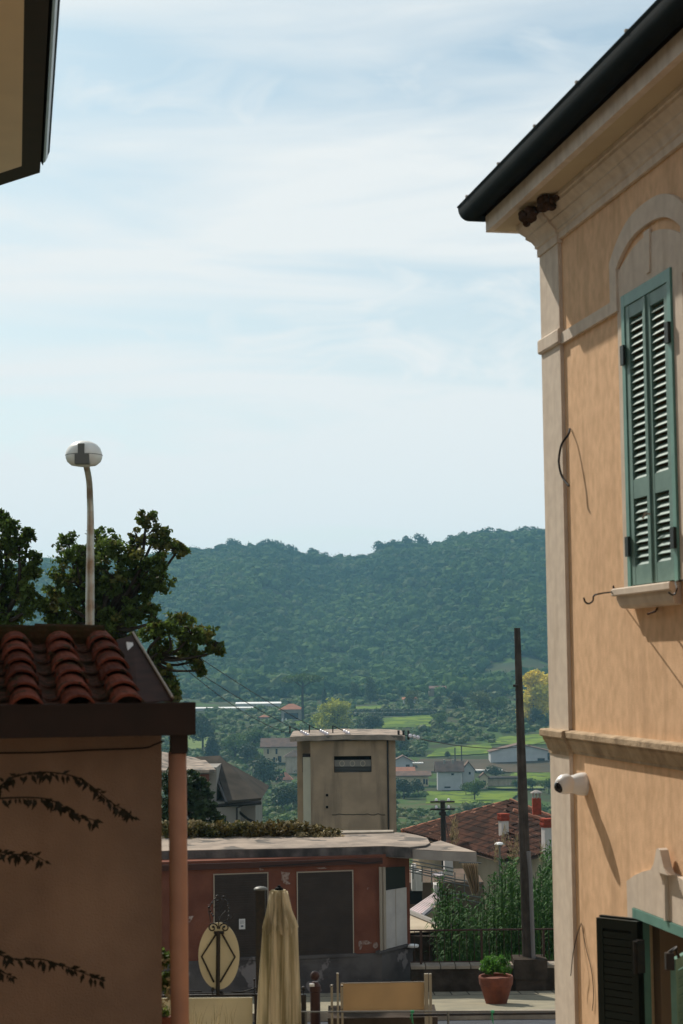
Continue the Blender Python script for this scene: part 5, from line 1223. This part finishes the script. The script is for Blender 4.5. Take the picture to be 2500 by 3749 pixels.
c = at(745, 2858, 75.4); MB().box(c, .5, .06, .55).build('window', 'window_red', D5)
MB().box(at(798, 2984, 74.9), .42, .15, .05).build('window_sill', 'white_plastic', GH)
MB().box(at(815, 2990, 74.95) + Vector((0, 0, -.2)), .3, .04, .45).build('window', 'window_dark', GH)
rng = np.random.default_rng(12)
big_tree('dark_shrub', at(700, 3060, 46), [(620, 2880, 45, 40, 60), (690, 2850, 46, 30, 40), (740, 2900, 45.5, 36, 50), (700, 2960, 45, 60, 60), (620, 2970, 45, 50, 60), (760, 2985, 45, 35, 40), (650, 2830, 46, 30, 30), (740, 2960, 45, 40, 50), (660, 2910, 45, 50, 60), (790, 3010, 45, 30, 30), (715, 2870, 45.5, 40, 40)], .1, 'dark green shrub covering the left side of the grey-roofed house', 'leaf_dark', .14, .8, limbs=True)

# ------------------------------------------------------------------ valley: trees
rng = np.random.default_rng(40); random.seed(40)
def tree_proto(kind, mname, n=1500, leaf=.55):
    """unit-height 10 m tree at the origin; returns a root thing not yet placed"""
    r = thing({'round': 'broadleaf_tree', 'tall': 'poplar_tree', 'pine': 'umbrella_pine', 'cypress': 'cypress_tree', 'bush': 'bush'}[kind], (0, 0, 0), 'x', 'tree')
    ps = []; mb = MB()
    if kind == 'round':
        cl = [((random.uniform(-2.6, 2.6), random.uniform(-2.6, 2.6), random.uniform(3.2, 8.2)), random.uniform(1.3, 2.1)) for i in range(13)] + [((0, 0, 6), 2.8)]
        mb.tube([(0, 0, -1), (.1, 0, 3), (0, 0, 6)], [.3, .22, .1], 7)
        for (c, rr_) in cl[:8]: mb.tube([(0, 0, 3), tuple(Vector(c) * .6 + Vector((0, 0, 1.2))), c], [.14, .09, .03], 5)
    elif kind == 'tall':
        cl = [((random.uniform(-1.2, 1.2), random.uniform(-1.2, 1.2), z), 1.5 - .09 * abs(z - 5)) for z in np.linspace(1.5, 9.2, 11)]; mb.tube([(0, 0, -1), (0, 0, 8)], [.2, .05], 6)
    elif kind == 'pine':
        cl = [((3.6 * math.cos(a) * q_, 3.6 * math.sin(a) * q_, 8.9 + .5 * (1 - q_)), 1.25) for a, q_ in [(k * 2.4, math.sqrt(k / 16)) for k in range(17)]]; mb.tube([(0, 0, -1), (.15, 0, 5), (0, 0, 8.6)], [.34, .26, .2], 8)
        for k in range(8): mb.tube([(0, 0, 7.2), (2.6 * math.cos(k), 2.6 * math.sin(k), 8.8)], [.14, .05], 5)
    elif kind == 'cypress':
        cl = [((0, 0, z), 1.15 * (1 - ((z - 4) / 6.5) ** 2) + .1) for z in np.linspace(.8, 9.6, 14)]; mb.tube([(0, 0, -1), (0, 0, 5)], [.2, .1], 6)
    else:
        cl = [((random.uniform(-3.4, 3.4), random.uniform(-2.5, 2.5), random.uniform(1.2, 5.5)), random.uniform(1.5, 2.4)) for i in range(12)]; mb.tube([(0, 0, -1), (0, 0, 3)], [.2, .1], 6)
    for c, rr_ in cl:
        m_ = int(n * rr_ ** 2 / sum(x[1] ** 2 for x in cl)); zz = .8 if kind != 'pine' else .5
        ps.append(shell_pts(m_, c, (rr_, rr_, rr_ * zz), .45))
        ps.append(shell_pts(m_ // 5, c, (rr_ * 1.35, rr_ * 1.35, rr_ * zz * 1.3), .7))
    me = np_mesh('crown', leaves(np.concatenate(ps), leaf, .7), 4, mname); o = bpy.data.objects.new('crown', me); COL.objects.link(o); o.parent = r
    mb.build('trunk', 'bark', r); return r
protos = {}
used = set()
def plant(kind, mname, px, py, hpx, label, group=None, wid=1.0, cat='tree', n=1500, leaf=.55):
    p = ground_at(px, py); s = hpx * p.y / FPX / 10; key = (kind, mname)
    if key not in protos: protos[key] = tree_proto(kind, mname, n, leaf); r = protos[key]; r.location = p; r.scale = (s * wid, s * wid, s); r.rotation_euler = (0, 0, random.uniform(0, 6)); tag(r, label, cat, group)
    else: r = copy_thing(protos[key], p, (s * wid, s * wid, s), random.uniform(0, 6), label, cat, group)
    return r
plant('pine', 'leaf_mid', 1110, 2642, 172, 'tall umbrella pine with flat crown and bare trunk beside the red-roofed villa')
plant('cypress', 'leaf_dark', 1187, 2580, 66, 'small dark cypress right of the umbrella pine', wid=1.0)
plant('round', 'leaf_yellowgreen', 1225, 2708, 150, 'large round yellow-green tree just above the transformer tower', wid=1.2, n=3200, leaf=.5)
plant('round', 'leaf_dark', 1365, 2690, 88, 'dark round tree at the left end of the bright meadow', wid=1.25)
plant('tall', 'leaf_yellow', 1955, 2648, 190, 'bright yellow autumn poplar beside the ochre building corner', wid=1.35, n=2600, leaf=.5)
plant('tall', 'leaf_yellow', 1985, 2640, 165, 'second yellow poplar half hidden by the corner pilaster', wid=1.3)
plant('round', 'leaf_dark', 1960, 2655, 70, 'dark bush-like tree at the foot of the yellow poplars')
plant('round', 'leaf_dark', 1675, 2610, 84, 'dark rounded tree standing above the meadow trees, right of the pale farmhouse', wid=.85)
plant('round', 'leaf_olive', 1762, 2620, 96, 'big olive-green tree between the dark rounded tree and the leaning pole', wid=1.2)
plant('round', 'leaf_mid', 1822, 2625, 88, 'green tree immediately left of the leaning pole above the scrub', wid=1.1)
plant('round', 'leaf_mid', 1610, 2668, 68, 'green tree at the right end of the bright meadow', wid=1.2)
plant('round', 'leaf_olive', 1505, 2600, 78, 'brownish tree above the dark hedge near the small red roof')
plant('round', 'leaf_dark', 1600, 2590, 46, 'small dark tree below the pale farmhouse on the slope', wid=1.2)
plant('tall', 'leaf_forest_light', 1355, 2575, 95, 'pale slender tree at the foot of the wooded hill', wid=1.2)
plant('tall', 'leaf_forest_light', 1300, 2570, 70, 'short pale slender tree right of the umbrella pine', wid=1.4)
plant('round', 'leaf_dark', 742, 2750, 150, 'dark tree with bare trunk beside the stucco house gutter', wid=1.0)
plant('cypress', 'leaf_dark', 776, 2790, 92, 'dark conifer just above the grey-roofed house', wid=2.2)
plant('round', 'leaf_mid', 930, 2760, 110, 'green tree left of the cream farmhouse', wid=1.2)
plant('round', 'leaf_mid', 862, 2790, 120, 'mid-green tree above the grey-roofed house', wid=1.2)
plant('round', 'leaf_dark', 965, 2905, 150, 'very dark tree in front of the cream farmhouse', wid=1.0)
plant('round', 'leaf_dark', 905, 2800, 86, 'dark green tree between the grey roof and the cream farmhouse', wid=1.2)
plant('round', 'leaf_dark', 1035, 2985, 120, 'dark tree at the left foot of the tower', wid=1.1)
plant('round', 'leaf_dark', 1075, 2965, 90, 'dark tree touching the left side of the tower', wid=1.0)
plant('round', 'leaf_dark', 1478, 2925, 84, 'dark tree beside the right side of the tower', wid=1.25)
plant('round', 'leaf_dark', 1530, 2915, 66, 'dark bushy tree in front of the low cream house', wid=1.2)
plant('round', 'leaf_mid', 1738, 2935, 92, 'slender sparse tree in front of the white house', wid=.95)
plant('round', 'leaf_mid', 1706, 2915, 60, 'small sparse tree at the corner of the white house', wid=.9)
plant('round', 'leaf_olive', 1465, 2760, 82, 'olive-green tree right of the tower roof', wid=1.3)
plant('round', 'leaf_dark', 1815, 2850, 50, 'dark low tree behind the long stone outbuilding', wid=2.0)
plant('round', 'leaf_dark', 1640, 2775, 26, 'small dark bush alone on the meadow above the white house', wid=1.2)
plant('round', 'leaf_yellowgreen', 858, 2930, 56, 'small yellowish bush beside the grey roof eave', wid=1.2)
for i, (x, y, h) in enumerate(((1950, 2900, 60), (2010, 2905, 66), (1890, 2890, 40))): plant('round', 'leaf_mid', x, y, h, ('green tree right of the leaning pole above the tile roof', 'green tree against the pilaster above the tile roof', 'small green tree just left of the pole above the tile roof')[i], wid=1.3)
# individually seen trees on the crest
for i, (x, y, h, w_) in enumerate(((850, 2012, 34, 1.1), (957, 2012, 30, .9), (990, 2012, 34, .9), (1022, 2014, 34, .9), (1070, 2018, 30, 1), (1140, 2030, 30, 1.1), (1180, 2040, 24, 1.2), (1400, 2022, 34, 1.3), (1435, 2012, 30, 1.1), (1496, 2014, 38, .9), (1545, 2012, 44, .8), (1660, 1998, 34, 1.4), (1775, 1975, 34, 1.4), (1830, 1975, 30, 1.3), (1905, 1970, 32, 1.2), (1965, 1968, 30, 1.1))):
    X, Y_ = (x - 1250) / FPX * (YC - 8), YC - 8; p = Vector((X, Y_, Tz(X, Y_) - 1)); key = ('round', 'leaf_forest')
    s = h * 2.0 * YC / FPX / 10; s = max(s, .7)
    if key not in protos: protos[key] = tree_proto('round', 'leaf_forest', 900, .9); r = protos[key]; r.location = p; r.scale = (s * w_, s * w_, s)
    else: r = copy_thing(protos[key], p, (s * w_, s * w_, s), random.uniform(0, 6))
    tag(r, 'small tree silhouetted on the crest of the wooded hill', 'tree', 'trees along the hill crest')

# scrub mass on the valley floor (nobody could count it)
def icosphere(sub):
    import bmesh
    bm = bmesh.new(); bmesh.ops.create_icosphere(bm, subdivisions=sub, radius=1); v = np.array([x.co[:] for x in bm.verts]); f = np.array([[q.index for q in x.verts] for x in bm.faces]); bm.free(); return v, f
IV, IF = icosphere(2)
def blob_mesh(name, pts, radii, mname, tufts=26, tsize=.28, label=None, flat=.8, seed=1, nvar=10):
    r_ = np.random.default_rng(seed); variants = []
    for k in range(nvar):
        V = IV.copy(); off = r_.random(3) * 50
        dsp = np.array([mnoise.noise(Vector(v * 1.6 + off)) * .55 + mnoise.noise(Vector(v * 4.0 + off)) * .28 for v in V]); V = V * (1 + dsp)[:, None]; V[:, 2] *= flat
        tri = V[IF].reshape(-1, 3); 
        d = r_.normal(size=(tufts, 3)); d[:, 2] = np.abs(d[:, 2]) * 1.1 - .2; d /= np.linalg.norm(d, axis=1)[:, None]; c = d * (1 + .22 * r_.normal(size=tufts))[:, None] * np.array([1, 1, flat])
        a = r_.normal(size=(tufts, 3)); b = r_.normal(size=(tufts, 3)); t3 = np.stack([c + a * tsize * .5, c + b * tsize * .5, c - (a + b) * tsize * .4], 1).reshape(-1, 3)
        variants.append(np.concatenate([tri, t3]))
    out = []
    for i, (p, r) in enumerate(zip(pts, radii)):
        V = variants[i % nvar]; a = r_.random() * 6.28; ca, sa = math.cos(a), math.sin(a); R = np.array([[ca, -sa, 0], [sa, ca, 0], [0, 0, 1]])
        out.append((V @ R.T) * r + p)
    return np.concatenate(out)
def link_stuff(name, V, mname, label):
    me = np_mesh(name, V, 3, mname); o = bpy.data.objects.new(name, me); COL.objects.link(o); tag(o, label=label, kind='stuff'); return o
rs = np.random.default_rng(77); pts = []; rad = []
def in_clear(px, py):
    for (x0, x1, y0, y1) in CLEAR:
        if x0 < px < x1 and y0 < py < y1: return True
    return False
CLEAR = [(1405, 1585, 2618, 2676), (1290, 1400, 2580, 2602), (1560, 1800, 2722, 2782), (1800, 2060, 2684, 2836), (1560, 2060, 2786, 2838), (1440, 1700, 2925, 2975), (1550, 2060, 2870, 2960), (1440, 1840, 2770, 2905), (1860, 2060, 2828, 2870), (940, 1100, 2720, 2800), (1028, 1108, 2602, 2652), (650, 790, 2690, 2755), (700, 1030, 2572, 2603), (1560, 1640, 2505, 2550), (1470, 1540, 2550, 2580), (990, 1075, 2805, 2880)]
for i in range(5200):
    px = rs.uniform(-200, 2350); py = rs.uniform(2552, 3070)
    if in_clear(px, py): continue
    if py > 2900 and rs.random() < .3: continue
    p = ground_at(px, py); r = rs.uniform(9, 20) * p.y / FPX * (1.0 if p.y > 300 else .8); r = max(r, 1.2)
    pts.append(np.array(p) + [0, 0, r * .35]); rad.append(r)
idx = rs.permutation(len(pts)); pts = np.array(pts)[idx]; rad = np.array(rad)[idx]; k1 = int(len(pts) * .6)
link_stuff('valley_scrub', blob_mesh('a', pts[:k1], rad[:k1], 'leaf_mid', 60, .22, seed=3, flat=.75), 'leaf_mid', 'green scrub and thickets filling the valley floor')
link_stuff('valley_scrub', blob_mesh('a', pts[k1:], rad[k1:], 'leaf_olive', 60, .22, seed=4, flat=.75), 'leaf_olive', 'olive-toned scrub mixed through the valley floor')
# dark hedge row above the bright meadow
pts = []; rad = []
for x in np.arange(1300, 1590, 7.):
    p = ground_at(x, 2622 - (x - 1300) * .01); r = 11 * p.y / FPX; pts.append(np.array(p) + [0, 0, r * .5]); rad.append(r); pts.append(np.array(p) + [rs.uniform(-.5, .5), 2, r * 1.4]); rad.append(r * .9)
V = blob_mesh('a', pts, rad, 'leaf_dark', 40, .2, seed=6); b0 = np.array(pts[0]); me = np_mesh('field_hedge', V - b0, 3, 'leaf_dark'); o = bpy.data.objects.new('field_hedge', me); COL.objects.link(o); o.location = b0; tag(o, 'long dark hedge row along the top of the bright meadow', 'hedge')

# wooded hillside
rs = np.random.default_rng(5); pts = []; rad = []
Ys = 690.
while Ys < YC + 25:
    step = 4.9
    x0 = (-420 - 1250) / FPX * Ys; x1 = (2500 - 1250) / FPX * Ys
    for X in np.arange(x0, x1, step):
        xx = X + rs.uniform(-2.6, 2.6); yy = Ys + rs.uniform(-2.6, 2.6); px = 1250 + xx / yy * FPX; foot = 720 - 40 * math.sin((px - 300) / 700.)
        if yy < foot + 8 + rs.uniform(-14, 14): continue
        if mnoise.noise(Vector((xx * .021, yy * .017, 3.3))) > .42: continue
        r = rs.uniform(1.6, 3.4) * (1.0 + .55 * max(0, mnoise.noise(Vector((xx * .03, yy * .02, 9.1)))) + .5 * (rs.random() < .06)); pts.append([xx, yy, Tz(xx, yy) + r * .7]); rad.append(r)
    Ys += step
pts = np.array(pts); rad = np.array(rad); idx = rs.permutation(len(pts)); pts = pts[idx]; rad = rad[idx]
print('forest trees', len(pts)); k1 = int(len(pts) * .88)
link_stuff('hillside_forest', blob_mesh('a', pts[:k1], rad[:k1], 'leaf_forest', 46, .24, seed=8, flat=.85), 'leaf_forest', 'dense green woodland covering the hillside')
link_stuff('hillside_forest', blob_mesh('a', pts[k1:], rad[k1:], 'leaf_forest_light', 70, .2, seed=9, flat=.85), 'leaf_forest_light', 'paler tree crowns scattered through the hillside woodland')

# ------------------------------------------------------------------ valley: buildings
def far_house(name, px, py, wpx, hpx, depth_px, label, wall='white_wall', roof='brown_far_roof', yaw=0, rh=.35, kind='gable_side', wins=(), chim=0, over=.06, cat='house'):
    p = ground_at(px, py); k = p.y / FPX; w, h, d = wpx * k, hpx * k, depth_px * k; base = Vector((p.x, p.y, p.z - 2))
    t = thing(name, base, label, cat); ca, sa = math.cos(yaw), math.sin(yaw)
    def P(x, y, z): return Vector((p.x + x * ca - y * sa, p.y + x * sa + y * ca, p.z + z))
    rz = rh * h; q = MB(); A = [P(-w / 2, 0, -2), P(w / 2, 0, -2), P(w / 2, d, -2), P(-w / 2, d, -2)]
    q.hexa(A + [v + Vector((0, 0, h + 2)) for v in A])
    if kind == 'gable_front': q.add([P(-w / 2, 0, h), P(w / 2, 0, h), P(0, 0, h + rz), P(-w / 2, d, h), P(w / 2, d, h), P(0, d, h + rz)], [(0, 1, 2), (3, 5, 4)])
    if kind == 'gable_side': q.add([P(-w / 2, 0, h), P(-w / 2, d, h), P(-w / 2, d / 2, h + rz), P(w / 2, 0, h), P(w / 2, d, h), P(w / 2, d / 2, h + rz)], [(0, 2, 1), (3, 4, 5)])
    q.build('wall', wall, t); ov = over * w + .25; q = MB(); T_ = .25
    if kind == 'gable_side':
        q.slab([P(-w / 2 - ov, -ov, h - .1), P(w / 2 + ov, -ov, h - .1), P(w / 2 + ov, d / 2, h + rz + .05), P(-w / 2 - ov, d / 2, h + rz + .05)], T_); q.slab([P(w / 2 + ov, d + ov, h - .1), P(-w / 2 - ov, d + ov, h - .1), P(-w / 2 - ov, d / 2, h + rz + .05), P(w / 2 + ov, d / 2, h + rz + .05)], T_)
    elif kind == 'gable_front':
        q.slab([P(-w / 2 - ov, -ov, h - .1), P(0, -ov, h + rz + .05), P(0, d + ov, h + rz + .05), P(-w / 2 - ov, d + ov, h - .1)], -T_); q.slab([P(w / 2 + ov, -ov, h - .1), P(w / 2 + ov, d + ov, h - .1), P(0, d + ov, h + rz + .05), P(0, -ov, h + rz + .05)], -T_)
    elif kind == 'hip':
        q.add([P(-w / 2 - ov, -ov, h), P(w / 2 + ov, -ov, h), P(w / 2 + ov, d + ov, h), P(-w / 2 - ov, d + ov, h), P(-w * .12, d / 2, h + rz), P(w * .12, d / 2, h + rz)], [(0, 1, 5, 4), (1, 2, 5), (2, 3, 4, 5), (3, 0, 4), (3, 2, 1, 0)])
    else: q.hexa([P(-w / 2 - ov, -ov, h), P(w / 2 + ov, -ov, h), P(w / 2 + ov, d, h), P(-w / 2 - ov, d, h), P(-w / 2 - ov, -ov, h + T_), P(w / 2 + ov, -ov, h + T_), P(w / 2 + ov, d, h + T_ + rz), P(-w / 2 - ov, d, h + T_ + rz)])
    R = q.build('roof', roof, t)
    for fx, fz, ww, hh in wins:
        c = P((fx - .5) * w, -.03, fz * h); MB().box(c, ww * w, .12, hh * h, yaw).build('window', 'window_dark', t)
    for i in range(chim):
        c = P(w * (-.2 + .35 * i), d * .38, h + rz * 1.0); MB().box(c, .55, .55, 1.3, yaw).build('chimney', 'grey_wall', R)
    return t
far_house('white_house', 1647, 2893, 88, 66, 55, 'two-storey white house with brown roof and two chimneys in the valley', chim=2, wins=((.62, .86, .11, .1), (.4, .16, .25, .08)), rh=.5)
far_house('white_house_wing', 1716, 2888, 44, 66, 40, 'narrow gabled wing joined to the right of the white house', kind='gable_front', wall='white_wall', wins=((.6, .85, .16, .14),), rh=.5, cat='house wing')
far_house('low_cream_house', 1508, 2882, 120, 40, 50, 'low cream house with dark windows right of the tower', wall='cream_wall', roof='brown_far_roof', wins=((.72, .5, .07, .4), (.87, .5, .06, .45), (.95, .45, .05, .5), (.1, .5, .08, .4), (.3, .5, .1, .3)), rh=.3)
far_house('red_roof_house', 1478, 2848, 70, 16, 60, 'house with red tile roof right beside the tower wall', wall='grey_wall', roof='red_far_roof', rh=1.1)
far_house('gabled_house', 1475, 2814, 70, 26, 50, 'pale gabled house with brown roof peeking from behind the tower', kind='gable_front', rh=.8, wins=((.75, .4, .2, .3),))
far_house('white_hangar', 1905, 2792, 215, 42, 90, 'long white farm shed with low brown roof crossed by the leaning pole', roof='brown_far_roof', rh=.6, kind='gable_front', wins=((.5, .6, .05, .4), (.85, .2, .12, .3), (.98, .5, .04, .6)), over=.01, cat='shed')
far_house('cream_gatehouse', 1772, 2890, 30, 44, 30, 'tiny cream gabled building right of the white house', wall='cream_wall', kind='gable_front', wins=((.55, .5, .35, .4),))
far_house('stone_outbuilding', 1845, 2885, 120, 34, 30, 'long low stone outbuilding left of the leaning pole', wall='beige_wall', roof='grey_roof', kind='flat', rh=.1, cat='outbuilding')
far_house('pale_canopy', 1788, 2828, 84, 5, 24, 'pale flat canopy behind the white house gable', wall='grey_wall', roof='greenhouse_sheet', kind='flat', rh=.1, cat='canopy')
far_house('pale_lean_to', 1527, 2800, 34, 4, 18, 'small pale roof between the gabled house and the white house', wall='grey_wall', roof='greenhouse_sheet', kind='flat', rh=.2, cat='shed')
far_house('cream_farmhouse', 1035, 2792, 140, 56, 70, 'cream farmhouse with arched doorway left of the tower', wall='cream_wall', roof='brown_far_roof', wins=((.12, .72, .04, .3), (.34, .72, .05, .34), (.42, .22, .09, .4), (.28, .2, .05, .3)), rh=.5)
far_house('grey_farmhouse', 1085, 2832, 78, 60, 60, 'grey-brown farmhouse touching the left side of the tower roof', wall='beige_wall', roof='old_tile', rh=.4, kind='hip')
far_house('small_red_roof_house', 1040, 2868, 52, 12, 40, 'small low house with faded red roof left of the tower', wall='beige_wall', roof='red_far_roof', rh=2.2, kind='hip')
far_house('villa', 1066, 2642, 72, 44, 60, 'small villa with red hipped roof below the umbrella pine', wall='grey_wall', roof='red_far_roof', kind='hip', rh=.45, wins=((.5, .45, .7, .5),), over=.1)
far_house('garden_shed', 966, 2640, 30, 14, 24, 'tiny pink-roofed shed in the scrub below the white greenhouses', wall='grey_wall', roof='red_far_roof', kind='hip', rh=.6, cat='shed')
far_house('pale_farmhouse', 1600, 2548, 58, 26, 40, 'pale farmhouse at the foot of the wooded hill', wall='beige_wall', roof='brown_far_roof', rh=.3)
far_house('roadside_house', 1500, 2578, 46, 16, 30, 'low house with pale roof at the far edge of the valley', wall='white_wall', roof='red_far_roof', rh=.4)
far_house('long_greenhouse', 815, 2603, 215, 8, 26, 'long low greenhouse with bright pale roof, nearer the stucco house', wall='white_wall', roof='greenhouse_sheet', kind='flat', rh=.4, over=.005, cat='greenhouse')
far_house('long_greenhouse', 945, 2586, 160, 8, 30, 'brightest long white greenhouse roof, left of the villa', wall='white_wall', roof='greenhouse_sheet', kind='flat', rh=.6, over=.005, cat='greenhouse')
for i, (x, y) in enumerate(((1034, 2643), (1047, 2643), (1064, 2649))):
    p = ground_at(x, y); k = p.y / FPX; q = MB(); q.box(p + Vector((0, 0, .5)), 5.5 * k, 1.5, .7); q.box(p + Vector((0, 0, 1.05)), 3.5 * k, 1.3, .45)
    q.build('white_van', 'white_plastic', base=p, label=('left of three tiny white vehicles in front of the villa', 'middle of three tiny white vehicles in front of the villa', 'right of three tiny white vehicles in front of the villa')[i], cat='van', group='vehicles by the villa')
for i, (x, yb, h) in enumerate(((1690, 2790, 60), (1666, 2790, 52))):
    p = ground_at(x, yb); q = MB(); q.tube([p, p + Vector((0, 0, h * p.y / FPX))], .18, 6); q.build('telegraph_pole', 'wood_pole', base=p, label=('thin telegraph pole on the field behind the white house chimneys', 'shorter thin pole left of the other one behind the white house')[i], cat='pole', group='thin poles in the valley')

# ------------------------------------------------------------------ haze
hz_ = bpy.data.materials.new('haze_air'); hz_.use_nodes = True; t_ = hz_.node_tree; t_.nodes.clear()
ho = N(t_, 'ShaderNodeOutputMaterial'); hv = N(t_, 'ShaderNodeVolumePrincipled'); hv.inputs['Color'].default_value = (.32, .66, .90, 1); hv.inputs['Density'].default_value = .00022; hv.inputs['Anisotropy'].default_value = .2
t_.links.new(hv.outputs[0], ho.inputs['Volume'])
q = MB(); q.hexa([(-9700, -130, -120), (9700, -130, -120), (9700, 3300, -120), (-9700, 3300, -120), (-9700, -130, 132), (9700, -130, 132), (9700, 3300, 132), (-9700, 3300, 132)])
o = q.build('haze', 'wire_black', base=(0, 0, 0), kind='stuff', label='pale blue haze filling the valley air'); o.data.materials[0] = hz_
